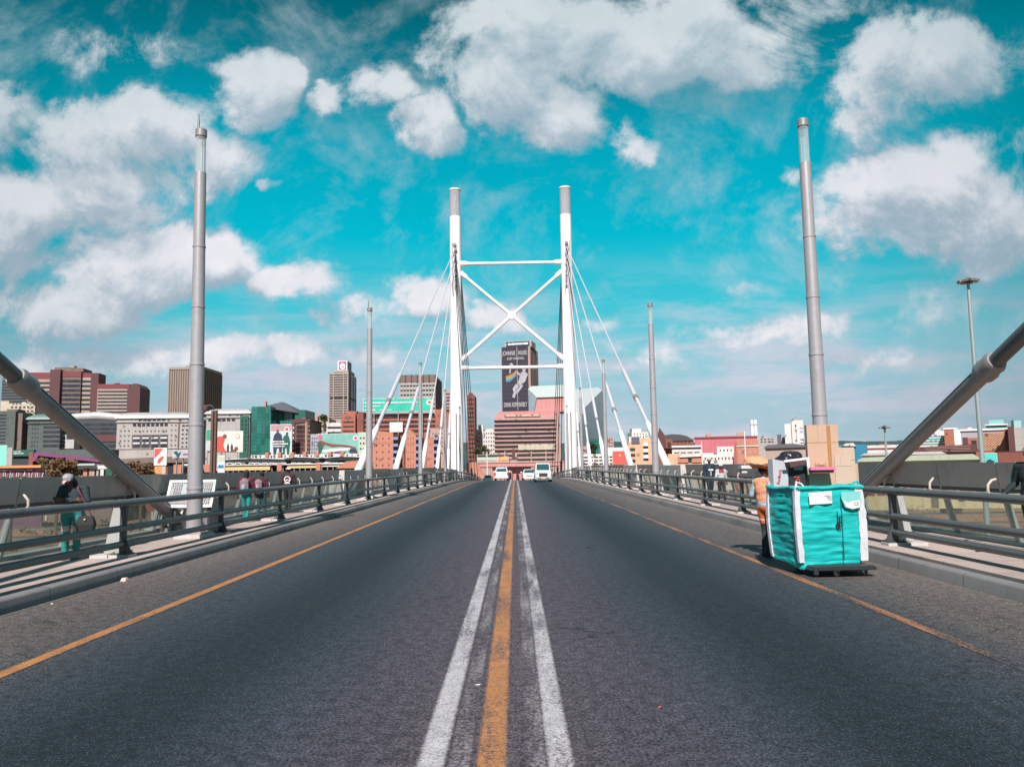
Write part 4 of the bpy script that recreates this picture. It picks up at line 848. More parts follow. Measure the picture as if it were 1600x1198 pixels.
b = Bld('office_block', 'grey office buildings with ribbon windows left of the white towers', 'building', 1184, 1228, 683, 500, 20, wall=C_GREY, ymid=690); b.grid(1187, 1210, 684, 692, 4, 2, .6, .4, G_DK); b.box('wing', 1215, 1221, 679, None, -.5, 10, C_SLATE); b.bands(684, 698, 3, .35, G_DK, 1222, 1228, d1=2)
b = Bld('apartment_tower', 'white twin-slab tower with small blue signs left of the cardboard', 'building', 1237.5, 1255.5, 656, 480, 14, wall=C_WHITE, ymid=675); b.box('wing', 1226, 1237, 661, None, 2, 12, C_WHITE); b.box('roof_rail', 1238, 1255, 655, 657, 1, 2, C_SLATE); b.bands(684, 700, 3, .3, G_DK, 1250, 1255, d1=2)
for yy in (668.8, 674.6): b.grid(1249.5, 1255, yy-1.6, yy+1.6, 2, 1, .7, .8, C_BALC)
b.box('window_band', 1243.5, 1244.2, 663, 690, -.1, .2, G_DK)
b = Bld('warehouse', 'long dark roofed shed just above the bag, left of the cardboard', 'building', 1196, 1262, 696, 300, 16, wall=C_BEI, ymid=705); b.poly('roof', [(1194, 697.5), (1200, 694.5), (1238, 693), (1262, 696), (1262, 699), (1194, 700)], -1, 16, C_SLATE)
b = Bld('warehouse', 'blue shed on the far horizon right of the cardboard', 'building', 1308, 1354, 694.5, 520, 30, wall=C_BLUEB, ymid=702); b.poly('roof', [(1316, 696), (1322, 692.5), (1334, 692), (1338, 697)], -2, 6, C_WHITE)
b = Bld('warehouse', 'white walled shed with a maroon band beside the blue shed', 'building', 1355, 1404, 695, 480, 30, wall=C_WHITE, ymid=702); b.box('front_band', 1355, 1404, 699.5, 702, -.3, .5, C_MARR); b.box('roof_block', 1376, 1390, 692.5, 695.5, 4, 12, C_BRK2)
b = Bld('warehouse', 'long shed with a pale green sheet roof along the right parapet', 'building', 1338, 1528, 716, 210, 12, wall=C_MINT, ymid=716)
b.poly('roof', [(1336, 720), (1345, 713.5), (1440, 711), (1518, 710.5), (1530, 719)], -1.5, 14, pm('mint_roof', (.42, .47, .36), .6, scale=.4, grime=.3))
b = Bld('warehouse', 'small white roofed shed behind the pale green roof', 'building', 1345, 1470, 709, 270, 14, wall=C_WHITE, ymid=712); b.poly('roof', [(1343, 710.5), (1350, 707), (1400, 706), (1470, 706.5), (1478, 710.5)], -1, 14, C_ROOFG)
b = Bld('warehouse', 'long maroon brick shed with a stepped roof right of the foreground stay', 'building', 1440, 1524, 697, 330, 20, wall=C_BRK2, ymid=705); b.poly('roof', [(1425, 707), (1432, 697.5), (1524, 694.5), (1530, 707)], -1, 1, C_MAR)
for k in range(4): b.box('roof_rib', 1440+k*3, 1516, 697.5+k*2.3, 698.1+k*2.3, -1.3, -.9, C_PINK)
b = Bld('office_block', 'pale office block with teal ribbon windows behind the right foreground stay', 'building', 1425, 1478, 679, 420, 22, wall=C_WHITE, ymid=688); b.bands(680, 696, 4, .45, glassy('window_teal2', (.03, .22, .24)), 1426, 1477, d1=2); b.box('roof_block', 1462, 1476, 671.5, 680, 3, 14, C_WHITE)
b = Bld('brick_tower', 'square orange brick tower with a white end wall', 'building', 1475.5, 1491, 670, 400, 14, wall=C_BRK, ymid=682); b.poly('end_wall', [(1491, 700), (1491, 669), (1496, 669), (1501, 676), (1501, 700)], 0, 14, C_WHT); b.box('roof_edge', 1475, 1496, 668.4, 670.4, -.3, 14.2, C_WHT)
b = Bld('warehouse', 'long pale roofed hall behind the brick buildings at the right', 'building', 1497, 1578, 671.5, 440, 30, wall=pm('lilac_wall', (.40, .37, .42), .8, scale=.06), ymid=680); b.box('roof', 1495, 1580, 669.5, 672.3, -1, 31, C_WHT)
b = Bld('brick_tower', 'small brick building with a dark shaft left of the tall floodlight mast', 'building', 1504, 1528, 684, 360, 12, wall=C_BRK, ymid=692); b.box('shaft', 1504, 1512.5, 683, None, -.6, 4, C_MAR); b.box('door', 1518, 1526, 688, 705, -.1, .3, C_BLACK)
b = Bld('brick_block', 'brick building with a diamond lattice front right of the floodlight mast', 'building', 1533.5, 1578, 676.5, 320, 16, wall=C_BRK, ymid=690)
m = MB(); X, Z = b.X, b.Z
for k in range(-6, 14):
    for sg in (-1, 1):
        xa = X(1536)+k*1.0*1.0; za, zb_ = Z(704), Z(678); h = zb_-za
        a0, a1 = xa, xa+sg*h
        if sg < 0: a0 += h; a1 += h
        lo, hi = X(1536), X(1577)
        def clip(xs, zs, xe, ze):
            for _ in range(1):
                if xs < lo: zs += (lo-xs)/(xe-xs)*(ze-zs); xs = lo
                if xs > hi: zs += (hi-xs)/(xe-xs)*(ze-zs); xs = hi
            return xs, zs
        p_, q_ = clip(a0, za, a1, zb_), clip(a1, zb_, a0, za)
        if abs(p_[0]-q_[0]) > .2 and lo-.01 <= p_[0] <= hi+.01 and lo-.01 <= q_[0] <= hi+.01: m.cyl((p_[0], -.12, p_[1]), (q_[0], -.12, q_[1]), .15, n=4)
part('lattice', m, C_PEACH, b.t); b.box('side_pier', 1531.5, 1534, 675.5, None, -.4, 6, C_MAR)
b = Bld('office_block', 'dark brown block with grey side rising at the right edge', 'building', 1576, 1586, 666, 300, 20, wall=C_MAR, ymid=690); b.box('side_wing', 1586, 1640, 668, None, 1, 20, C_GREY); b.box('roof_block', 1570, 1580, 669.5, None, 3, 14, C_BRK2)
b = Bld('office_block', 'teal glass rooftop pavilion on the long pale hall', 'building', 1541, 1573, 664, 520, 18, wall=G_TEAL, ymid=668); b.box('upper_floor', 1546, 1569, 655.5, 663, 2, 14, pm('teal_box', (.22, .50, .50), .5)); b.box('roof', 1539, 1575, 662.6, 664.3, -1, 19, C_WHT)
b = Bld('office_block', 'small teal and white rooftop cube near the right edge', 'building', 1580, 1596, 657, 520, 14, wall=pm('teal_box2', (.35, .58, .58), .5), ymid=665); b.box('side', 1580, 1584.5, 656.5, 668, -.4, 3, C_DGREEN)
b = board('bright teal billboard with a dark car shape above the right parapet', 1533.5, 1558, 708, 723, 200, pm('board_cyan', (.10, .60, .55), .6, var=.2), group='billboards'); figure(b, [(1540, 722), (1542, 719), (1546, 717), (1551, 719), (1555, 722)], C_NAVY, -.1)
b = Bld('brick_block', 'plain red brick wall block beside the teal billboard', 'building', 1559, 1600, 705.5, 205, 8, wall=C_BRK2, ymid=714); b.box('coping', 1558.5, 1600, 704.7, 705.6, -.1, 8.1, C_MAR)

# --- street level behind the left parapet
b = Bld('bus_station', 'long bus station with a cream fascia and orange blocks behind the walking teenagers', 'building', 318, 566, 734, 190, 14, wall=C_BLACK, ymid=735)
b.box('roof', 316, 566, 724.5, 726, -2, 15, C_WHITE); b.box('fascia', 346, 425, 726.5, 733.6, -1.6, -.6, C_YEL); b.box('fascia', 452, 500, 725, 731.5, -1.6, -.6, C_YEL); b.box('fascia', 500, 545, 726, 730, -1.6, -.6, C_WHITE)
for x0, x1 in ((321, 333), (437, 444), (497, 504)): b.box('block', x0, x1, 724, 735.5, -2.2, -.4, C_ORG)
for k in range(24): b.box('post', 350+k*8.6, 351+k*8.6, 731, 740, -1.5, -1.2, C_BEI)
b.poly('end_roof', [(528, 733), (545, 722), (566, 721), (572, 733)], -2.5, 6, C_ORG)
for i, (x0, x1, y) in enumerate(((345, 445, 716.5), (432, 499, 714.5), (508, 568, 713.5))):
    b = Bld('market_canopy', '%s dark curved canopy with a white top edge behind the bus station' % ('leftmost', 'middle', 'rightmost')[i], 'canopy', x0, x1, y+2.5, 215+i*6, 12, body=False, ymid=716, group='dark canopies over the market')
    n = 10; up_ = [(x0+(x1-x0)*k/n, y+1.8*((2*k/n-1)**2)) for k in range(n+1)]; b.poly('canopy', up_+[(x, yy+5.5) for x, yy in reversed(up_)], 0, 12, C_BLACK); b.poly('edge', [(x, yy-.9) for x, yy in up_]+[(x, yy) for x, yy in reversed(up_)], -.3, 12, C_WHITE)
    b.box('back_wall', x0+1, x1-1, y+2, None, 6, 7, C_SLATE)
    for k in range(5): x = x0+(x1-x0)*(k+.5)/5; b.box('post', x-.4, x+.4, y+3, None, .5, 1.0, C_GREY)
rr = random.Random(4)
for k in range(16):   # parked minibuses on the deck of the station
    px = 352+k*13.2+rr.uniform(-3, 3); Y = 205; p = pix(px, 725, Y)
    t = thing('minibus', '%s white minibus from the left on the station roof deck' % 'first second third fourth fifth sixth seventh eighth ninth tenth eleventh twelfth thirteenth fourteenth fifteenth last'.split()[k], 'minibus', (p.x, Y, p.z-.95), R(rr.uniform(-20, 20)), 'minibuses on the station roof'); t.scale = (.72, .72, .72)
    m = MB(); m.prism([(-1.0, .25), (-1.02, 1.1), (-.9, 1.9), (.9, 1.9), (1.02, 1.1), (1.0, .25)], -2.2, 2.2); part('body', m, C_WHT, t); part('windscreen', MB().prism([(-.85, 1.15), (-.78, 1.7), (.78, 1.7), (.85, 1.15)], -2.26, -2.1), G_DK, t)
    part('wheel', MB().box(-.95, -.7, -1.8, -1.2, 0, .55), C_BLACK, t); part('wheel', MB().box(.7, .95, -1.8, -1.2, 0, .55), C_BLACK, t)
b = Bld('station_deck', 'concrete parking deck carrying the white minibuses', 'deck', 318, 566, 729.6, 203, 16, wall=C_WHITE, ymid=728)
b = Bld('market_hall', 'purple roofed shed with a dark front at the far left', 'building', 18, 150, 716, 260, 20, wall=pm('shop_dark', (.04, .05, .05), .8, scale=.2), ymid=715)
b.poly('roof', [(58, 706.5), (64, 706.5), (150, 718), (158, 722.5), (150, 722.5), (64, 711.5), (60, 720), (56, 720)], -1.5, 3, C_PURP); b.box('front_panel', 18, 56, 702, 712, -.8, 1, C_DGREEN); lines(b, 9, [(24, 38, 704.8, 1.2), (24, 42, 707.8, 1.4)], d=-1)
b.box('pier', 50, 56, 706, None, -1.2, 0, C_BRK2); b.box('upper_wall', 18, 150, 702, 716, 2, 20, C_DTEAL)
b = board('bright green patterned board at the far left edge', -10, 9, 696, 727, 200, pm('board_pattern', (.25, .75, .60), .6, scale=3, var=.6), group='billboards'); b.box('side_panel', 9.6, 17.5, 699, 727, 0, .6, C_GREY)
b = Bld('market_shelter', 'orange edged shelter with a painted wall at the far left', 'shelter', -20, 64, 727.5, 150, 8, body=False, ymid=732); b.box('roof', -20, 64, 727, 731, -1, 7, C_ORF); b.box('painted_wall', -20, 66, 735, None, 0, .4, pm('mural', (.16, .08, .12), .8, scale=1.2, var=.9)); b.box('ceiling', -20, 64, 731.2, 733.8, -.4, 6, C_PURP)
rr = random.Random(8)
for k in range(26):
    x = -14+k*3.1; m = MB(); m.cyl((b.X(x), -.1, b.Z(746)), (b.X(x+rr.uniform(-1, 3)), -.1, b.Z(736+rr.uniform(0, 3))), .06, n=5); part('mural_stroke', m, C_WHT if k % 3 else C_PPINK, b.t)
b = Bld('shop', 'low shops with a white canopy behind the left foreground stay', 'building', 100, 175, 733, 165, 8, wall=C_BRN, ymid=736); b.box('canopy', 118, 152, 724, 727, -2, 3, C_MINT); b.box('fascia', 150, 178, 727, 733, -1, 1, C_WHITE)
for k, (x0, x1, mt) in enumerate(((132, 138, C_ORG), (141, 149, C_PINK), (152, 155, C_GREY), (158, 163, C_WHITE), (166, 176, C_DGREEN), (180, 186, C_WHITE))): b.box('front_panel', x0, x1, 731+k % 3, 746, -.6-.1*k, .5, mt)
b = Bld('shop', 'brown shop row with dark openings left of the near light mast', 'building', 188, 300, 722, 180, 10, wall=C_BRK2, ymid=730); b.poly('roof', [(196, 716), (280, 713), (300, 719), (300, 723), (188, 723)], -1, 6, C_BRN); b.box('door', 262, 270, 725, None, -.2, .5, C_BLACK); b.box('front_panel', 271, 283, 724, 741, -.5, .3, C_ORG); b.box('front_panel', 284, 299, 725, 730, -.6, .3, C_WHT); b.box('canopy', 192, 232, 727.5, 729.5, -2, .2, C_ROOFG); b.box('canopy', 205, 238, 733, 735, -2.4, .2, C_WHITE)
b = board('long painted shop board with a green plant motif beside the near light mast', 270, 299, 703.5, 715, 176, pm('board_grey', (.48, .46, .55), .7, scale=1, var=.3)); figure(b, [(271, 706), (276, 704), (279, 708), (283, 705), (281, 711), (278, 716), (275, 710)], C_DGREEN); lines(b, 5, [(286, 298, 709, 2)], C_PPINK)
# upright street banners
t = board('white street banner with a red diagonal field and a pink blot', 241.5, 259.5, 700, 726.5, 150, C_WHT, group='street banners', th=.25); figure(t, [(241.8, 700.5), (254, 700.5), (250, 707), (241.8, 716)], C_REDB, -.05); figure(t, [(246, 722), (248, 716), (254, 712), (256, 714), (252, 721), (249, 724)], C_PRED, -.05); t.box('lower_board', 242.5, 252.5, 728, 740, 0, .2, C_ORF); t.box('lower_board', 252.7, 259, 728, 741, 0, .2, C_CREAM)
t = board('tall green and white street banner with blue figures beside the brown lamp post', 340.5, 350.5, 712.5, 738, 140, C_WHT, group='street banners', th=.25); t.box('print_shape', 340.8, 350.2, 712.8, 721, -.05, 0, C_MINT); figure(t, [(341, 728), (343, 725), (346, 727), (349, 724.5), (350, 731), (341, 731)], C_BLUEB, -.06)

# --- beyond the crest, end of the bridge
b = Bld('overpass', 'pink concrete overpass crossing beyond the end of the bridge', 'overpass', 735, 880, 723, 300, 14, body=False, ymid=730, base=-9.05)
b.box('deck', 735, 882, 722.5, 728.5, 0, 14, C_PINK2); b.box('parapet', 735, 882, 720.8, 722.6, -.3, .2, C_PINK)
for x in (745, 772, 826, 858): b.box('pier', x-3, x+3, 728.5, None, 2, 12, C_PINK)
b.poly('wing_wall', [(735, 790), (735, 722), (747, 722), (757, 741), (790, 737), (790, 790)], -3, -1, C_ORG); b.box('far_wall', 790, 830, 728, 790, 3, 13, C_PINK2); b.box('girder', 735, 882, 728.5, 730, 1, 13, C_PINK); b.box('side_wall', 757, 800, 735.5, 790, 1.2, 3, C_PINK); b.poly('wing_wall', [(830, 790), (830, 735), (882, 728), (882, 790)], -2.5, -1, C_PINK)
b = Bld('car_park', 'low open car park with dark gaps and cream roof in front of the pink terraces', 'building', 745, 876, 709, 345, 20, wall=C_PINK, ymid=715)
b.box('roof', 810, 866, 694.5, 703, -2, 12, C_CREAM); b.box('opening', 746, 802, 709.8, 712.4, -.3, 1, C_BLACK); b.box('opening', 808, 866, 709, 712.3, -.3, 1, C_BLACK); b.box('opening', 795, 866, 716.5, 719, -.3, 1, C_BLACK); b.box('green_hoarding', 746, 780, 713.4, 717.4, -1, 0, C_MINT); b.box('hoarding', 746, 782, 717.5, 721, -1, 0, C_GREY)
for x in (760, 789, 830, 853): b.box('post', x-.5, x+.5, 704, 722, -1.4, -1, C_CREAM)
b = Bld('arched_sign', 'dark red arch-topped pillar on a pale base beyond the bridge', 'pillar', 800.5, 805, 702, 292, 1, body=False, ymid=715); b.poly('pillar', [(800.3, 722), (800.3, 704), (801.2, 701.5), (802.6, 700.6), (804, 701.5), (804.9, 704), (804.9, 722)], 0, 1, C_MAR); b.box('base', 797, 808, 718.5, 723, -.5, 1.5, C_PINK)
b = board('orange lettered board beyond the left lane', 778, 794, 713.5, 721, 294, C_ORF, group='billboards'); lines(b, 4, [(779, 793, 717, 4)], C_YEL)

# market roofs with small orange vents behind the canopies
b = Bld('market_hall', 'long white market roof crowded with small orange vents behind the dark canopies', 'building', 392, 566, 709.5, 262, 16, wall=C_WHITE, ymid=712)
rr = random.Random(21)
for k in range(7): x = 415+k*19.5; b.box('vent', x, x+5.5, 706+rr.uniform(-.6, .6), 713, -.6, 2, C_ORG)
for k in range(30): x = 394+k*5.7+rr.uniform(-1, 1); b.box('roof_window', x, x+rr.uniform(1.5, 3), 710+rr.uniform(0, 1), 713.5, -.3, .6, rr.choice([C_SLATE, G_DK, C_GREY, C_WHT, C_BRK2]))
# rooftop plant and aerials
def plant(px, py, Y, seed, mat, w=3.0):
    rr = random.Random(seed); p = pix(px, py, Y); k = Y/FPX
    t = thing('rooftop_plant', 'small rooftop plant room with aerials on the roofline, %s' % seed_lab[seed], 'plant room', (p.x, Y+5, p.z-.4), 0, 'rooftop plant rooms')
    part('housing', MB().box(-w*k, w*k, -2, 2, 0, 2.2*k+.4), mat, t)
    for q in range(3): x = rr.uniform(-w, w)*k; part('aerial', MB().cyl((x, 0, 0), (x, 0, rr.uniform(3, 6)*k+.4), .07, n=5), C_SLATE, t)
seed_lab = {1: 'maroon complex', 2: 'lower maroon tower', 3: 'brown finned tower', 4: 'concrete louvred tower', 5: 'white twin-slab tower', 6: 'red brick complex', 7: 'cream apartments', 8: 'pink terraces', 9: 'cream low building', 10: 'brown glass block', 11: 'peach apartments', 12: 'grey ribbon-window offices', 13: 'long pale hall', 14: 'teal striped office'}
for a in ((110, 573, 650, 1, C_BEI), (178, 600, 606, 2, C_MAR), (290, 573.5, 730, 3, C_FIN), (655, 585.5, 610, 4, C_GREY), (1247, 655.5, 486, 5, C_GREY), (640, 646, 430, 6, C_BRK2), (33, 630, 525, 7, C_WHITE), (860, 641, 440, 8, C_PINK), (508, 654, 505, 9, C_WHITE), (472, 654, 400, 10, C_BRN), (1012, 684.5, 304, 11, C_WHITE), (1198, 683, 505, 12, C_GREY), (1520, 669.5, 445, 13, C_WHITE), (1450, 679, 424, 14, C_GREY)): plant(*a)
# ------------------------------------------------------------------ trees and street furniture
M_LEAF = pm('leaf_olive', (.075, .085, .035), .8, var=.4, scale=2); M_LEAFB = pm('leaf_brown', (.17, .10, .05), .85, var=.4, scale=2); M_LEAFD = pm('leaf_dark', (.03, .055, .03), .8, var=.4, scale=2)
M_BARK = pm('bark', (.12, .085, .06), .9, var=.3, scale=4)
def tree(label, px, ytop, ybot, wpx, Y, leaf, seed, group):
    rr = random.Random(seed); p = pix(px, ytop, Y); s = Y/FPX; base = -9.05; H = p.z-base; w = wpx*s/2
    zc = pix(px, (ytop+ybot)/2, Y).z-base; hc = (ybot-ytop)*s/2
    t = thing('tree', label, 'tree', (p.x, Y, base), 0, group)
    m = MB(); m.tube([(0, 0, 0), (.1, 0, zc*.5), (0, 0, zc)], [.32, .24, .12], 8)
    for k in range(7):
        a = rr.uniform(0, 6.28); m.tube([(0, 0, zc*.65), (w*.4*math.cos(a), w*.4*math.sin(a), zc), (w*.75*math.cos(a), w*.75*math.sin(a), zc+hc*rr.uniform(-.2, .7))], [.12, .07, .03], 6)
    part('trunk', m, M_BARK, t)
    m = MB(); cl = [(Vector((rr.uniform(-1, 1)*w*.8, rr.uniform(-1, 1)*w*.7, zc+rr.uniform(-.8, .8)*hc)), rr.uniform(.22, .42)) for _ in range(26)]
    for c, r in cl:
        for _ in range(90):
            d = Vector((rr.gauss(0, 1), rr.gauss(0, 1), rr.gauss(0, 1))); d = d.normalized()*(rr.random()**.4); q = c+Vector((d.x*w*r, d.y*w*r, d.z*hc*r*1.1))
            a = Vector((rr.uniform(-1, 1), rr.uniform(-1, 1), rr.uniform(-1, 1))).normalized(); b_ = a.orthogonal().normalized(); L = .22+rr.random()*.2
            m.face([q-a*L, q+b_*L*.5, q+a*L, q-b_*L*.5], 0)
    part('crown', m, leaf, t)
tree('bare brown tree behind the woman at the left parapet', 92, 716, 744, 58, 145, M_LEAFB, 3, 'trees near the yard')
tree('brown shrubby tree left of the red and white banner', 222, 722, 745, 34, 150, M_LEAFB, 5, 'trees near the yard')
tree('olive tree in front of the cream apartment block', 753, 696, 712, 24, 380, M_LEAF, 7, 'trees in the city')
tree('dark green tree below the faceted glass tower', 925, 690, 712, 16, 350, M_LEAFD, 9, 'trees in the city')
tree('small green tree on the skyline left of the sign tower', 506, 649, 658, 12, 495, M_LEAF, 11, 'trees in the city')
tree('olive tree by the yard fence, lowest at the left', 20, 746, 764, 40, 120, M_LEAF, 13, 'trees near the yard')
# yard things seen through the right parapet
M_COACH = pm('coach_cream', (.60, .50, .28), .7, scale=.3, grime=.4); M_COACH2 = pm('coach_maroon', (.22, .07, .06), .7, scale=.3, grime=.4)
for i, (yy, x0, L) in enumerate(((150.1, 92, 22), (150.1, 116, 22))):
    t = thing('railway_coach', '%s railway coach standing in the yard right of the bridge' % ('first cream', 'second cream', 'dark maroon')[i], 'railway coach', (x0, yy, -8.6), 0, 'coaches in the yard')
    part('body', MB().box(-L/2, L/2, -1.4, 1.4, .9, 3.5), M_COACH if i < 2 else M_COACH2, t)
    part('roof', MB().prism([(-L/2, 3.5), (-L/2+.4, 3.9), (L/2-.4, 3.9), (L/2, 3.5)], -1.35, 1.35), C_SLATE, t)
    me = MB().box(-.6, .6, -.03, .05, -.4, .4).mesh('window', G_DK)
    for k in range(8): link('window', me, t, (-L/2+1.7+k*(L-3.4)/7, -1.42, 2.6))
    part('bogie', MB().box(-L/2+1.5, -L/2+4.5, -1.1, 1.1, 0, .9), C_BLACK, t); part('bogie', MB().box(L/2-4.5, L/2-1.5, -1.1, 1.1, 0, .9), C_BLACK, t)
for i, (x0, x1, yy, h) in enumerate(((40, 190, 168, 3.0), (-190, -30, 175, 1.6), (20, 190, 190, 4.0))):
    t = thing('yard_wall', ('pale yellow wall in the yard right of the bridge', 'low brown wall in the yard left of the bridge', 'brick retaining wall beyond the yellow wall')[i], 'wall', (0, yy, -9.05), 0, 'walls in the railway yard')
    part('wall', MB().box(x0, x1, 0, .4, 0, h), (M_COACH, C_BRN, C_BRK2)[i], t)
    m = MB()
    for k in range(int((x1-x0)/4)): m.box(x0+k*4, x0+k*4+.4, -.15, 0, 0, h+.15)
    part('piers', m, C_CREAM, t)

m = MB(); rr = random.Random(31)
for _ in range(900):
    cx_, cy_ = rr.uniform(-170, 170), rr.uniform(28, 165); r_ = rr.uniform(.4, 1.5)
    for _ in range(14):
        q = Vector((cx_+rr.gauss(0, r_*.6), cy_+rr.gauss(0, r_*.6), -9+rr.random()*r_)); a = Vector((rr.uniform(-1, 1), rr.uniform(-1, 1), rr.uniform(-1, 1))).normalized(); b_ = a.orthogonal().normalized(); L = rr.uniform(.12, .35)
        m.face([q-a*L, q+b_*L*.6, q+a*L, q-b_*L*.6], 0 if rr.random() < .5 else 1)
tag(m.build('scrub', [M_LEAF, M_LEAFB]), 'dry scrub growing between the tracks under the bridge', 'scrub', kind='stuff')
# tall floodlight mast and smaller lamps
M_TEALP = pm('mast_teal_grey', (.34, .42, .42), .5, .3, var=.06)
def flood(label, px, ytop, Y, r, heads, rad):
    p = pix(px, ytop, Y); t = thing('floodlight_mast', label, 'floodlight mast', (p.x, Y, -9.05)); H = p.z+9.05
    part('pole', MB().lathe([(r*1.9, 0), (r*1.6, H*.35), (r, H-.2)], 14), M_TEALP, t)
    part('head_ring', MB().lathe([(rad*.25, H-.55), (rad*.85, H-.25), (rad*.9, H-.1), (rad*.3, H+.12), (.05, H+.2)], 18), M_POST, t)
    for k in range(heads):
        a = 2*math.pi*k/heads; M = Matrix.Translation((rad*.95*math.cos(a), rad*.95*math.sin(a), H-.2)) @ Matrix.Rotation(a, 4, 'Z') @ Matrix.Rotation(R(22), 4, 'Y')
        part('floodlight', MB().box(-.32, .34, -.28, .28, -.1, .12, 0, M), M_CAP, t)
flood('tall floodlight mast with a ring of lamps above the right parapet', 1512, 436, 88, .17, 8, .85)
flood('short twin-headed floodlight mast beyond the blue shed', 1382, 666, 150, .16, 4, .8)
p = pix(335, 640, 60)
t = thing('lamp_post', 'brown steel lamp post with a drum lamp beside the near left light mast', 'lamp post', (pix(334, 700, 60).x, 60, -9.05)); H = pix(334, 642, 60).z+9.05
M_RUST = pm('rusty_steel', (.16, .085, .07), .7, .3, var=.25, grime=.4)
part('post', MB().box(-.20, -.02, -.2, .2, 0, H).box(.04, .2, -.14, .14, 0, H+.05), [M_RUST], t)
part('arm', MB().tube([(-.1, 0, H), (-.12, 0, H+.32), (-.3, 0, H+.45), (-.7, 0, H+.45)], .03, 8), M_POST, t)
part('lamp_head', MB().lathe([(.10, .58), (.34, .50), (.36, .2), (.30, .1), (.1, .1)], 20, at=(-.78, 0, H-.1)), M_RUST, t)
# thin street posts at the far end
for i, (px, y0, Y) in enumerate(((1163, 672, 200), (761, 706, 250), (1096, 688, 230))):
    p = pix(px, y0, Y); t = thing('street_pole', ('thin pale pole in front of the pink factory', 'thin pale pole between the pylon legs', 'thin pole above the market hall')[i], 'pole', (p.x, Y, -9.05), 0, 'thin street poles'); part('pole', MB().lathe([(.16, 0), (.10, p.z+9)], 8), C_WHT, t); part('cap', MB().lathe([(.18, p.z+9), (.18, p.z+9.2)], 8), C_GREY, t)

# ------------------------------------------------------------------ information board by the near left mast
def info_board():
    Y = 19.6; a = pix(266, 750, Y); b_ = pix(337.5, 750, Y-.1); t = thing('mesh_board', 'white framed board with diagonal mesh standing behind the near left light mast', 'board', ((a.x+b_.x)/2, Y, .185))
    w = (b_.x-a.x)/2; zt_, zb_ = a.z-.185, a.z-.185-.68; ty = .16
    def P(x, z, o=0): return Vector((x*w+(-.05 if z < .5 else 0), (1-z)*-ty+o, zb_+(zt_-zb_)*z))
    m = MB(); f = .07
    for (x0, x1, z0, z1) in ((-1, 1, 0, .09), (-1, 1, .91, 1), (-1, -1+.11, .09, .91), (1-.11, 1, .09, .91)):
        m.rings([[P(x0, z0, o), P(x1, z0, o), P(x1, z1, o), P(x0, z1, o)] for o in (-.025, .025)])
    part('frame', m, C_WHT, t)
    m = MB()
    for k in range(-12, 26):
        for sg in (1, -1):
            x0 = -1+.11+k*.09; x1 = x0+.95*sg*.6; z0, z1 = .09, .91
            if sg < 0: x0, x1 = x1+1.14, x0+1.14-.57
            xa, xb = x0, x1
            za, zb_2 = z0, z1
            lo, hi = -.89, .89
            if (xa < lo and xb < lo) or (xa > hi and xb > hi): continue
            def cl(xs, zs, xe, ze):
                if xs < lo: zs += (lo-xs)/(xe-xs)*(ze-zs); xs = lo
                elif xs > hi: zs += (hi-xs)/(xe-xs)*(ze-zs); xs = hi
                return xs, zs
            A, B = cl(xa, za, xb, zb_2), cl(xb, zb_2, xa, za)
            m.cyl(P(A[0], A[1]), P(B[0], B[1]), .007, n=4)
    part('mesh', m, C_WHT, t)
    part('notice', MB().rings([[P(-.42, .28, o), P(.45, .28, o), P(.45, .86, o), P(-.42, .86, o)] for o in (-.012, .012)]), pm('notice_pale', (.42, .46, .48), .6, scale=4, var=.2), t)
    for s in (-.75, .75): part('leg', MB().tube([(s*w, -.05, 0), (s*w*.98, -.06, zb_*.6), (s*w*.9, 0, zb_+.4)], [.07, .055, .045], 8), M_POST, t)
info_board()

# ------------------------------------------------------------------ people
M_SKIN = pm('skin', (.085, .038, .024), .55, var=.08, scale=6); M_HAIR = pm('hair', (.012, .010, .010), .8, var=.3, scale=20)
def cloth(name, col, **kw): return pm(name, col, .85, var=kw.pop('var', .15), scale=kw.pop('scale', 5), bump=.3, bscale=40, **kw)
def capsule(m, p, q, r0, r1, n=12):
    p, q = Vector(p), Vector(q); d = (q-p); L = d.length
    if L < 1e-5: m.ball(p, r0, 8); return
    d /= L; pts = []; rad = []
    for a in (85, 60, 35, 12): pts.append(p-d*r0*math.sin(R(a))); rad.append(r0*math.cos(R(a)))
    for k in range(1, 4): pts.append(p+d*L*k/4); rad.append(r0+(r1-r0)*k/4)
    for a in (12, 35, 60, 85): pts.append(q+d*r1*math.sin(R(a))); rad.append(r1*math.cos(R(a)))
    m.tube(pts, rad, n)
def fuse(name, m, mat, parent, voxel=.012, smooth=4, wob=0.0, mats=None, split=None):
    """voxel-fuse the pieces into one continuous skin"""
    me = m.mesh(name+'_raw', mat); o = bpy.data.objects.new('tmp', me); COL.objects.link(o)
    md = o.modifiers.new('r', 'REMESH'); md.mode = 'VOXEL'; md.voxel_size = voxel; md.use_smooth_shade = True
    sm = o.modifiers.new('s', 'SMOOTH'); sm.iterations = smooth; sm.factor = .5
    dg = bpy.context.evaluated_depsgraph_get(); out = bpy.data.meshes.new_from_object(o.evaluated_get(dg)); bpy.data.objects.remove(o)
    out.materials.clear(); out.materials.append(mat)
    if wob:
        from mathutils import noise as NZ
        for v in out.vertices:
            q = v.co; k = NZ.noise(Vector((q.x*9, q.y*9, q.z*16)))+.5*NZ.noise(q*32); v.co += v.normal*wob*k
    if split:
        for mm in split[0]: out.materials.append(mm)
        for pl in out.polygons: pl.material_index = split[1](pl.center)
    out.polygons.foreach_set('use_smooth', [True]*len(out.polygons))
    return link(name, out, parent)

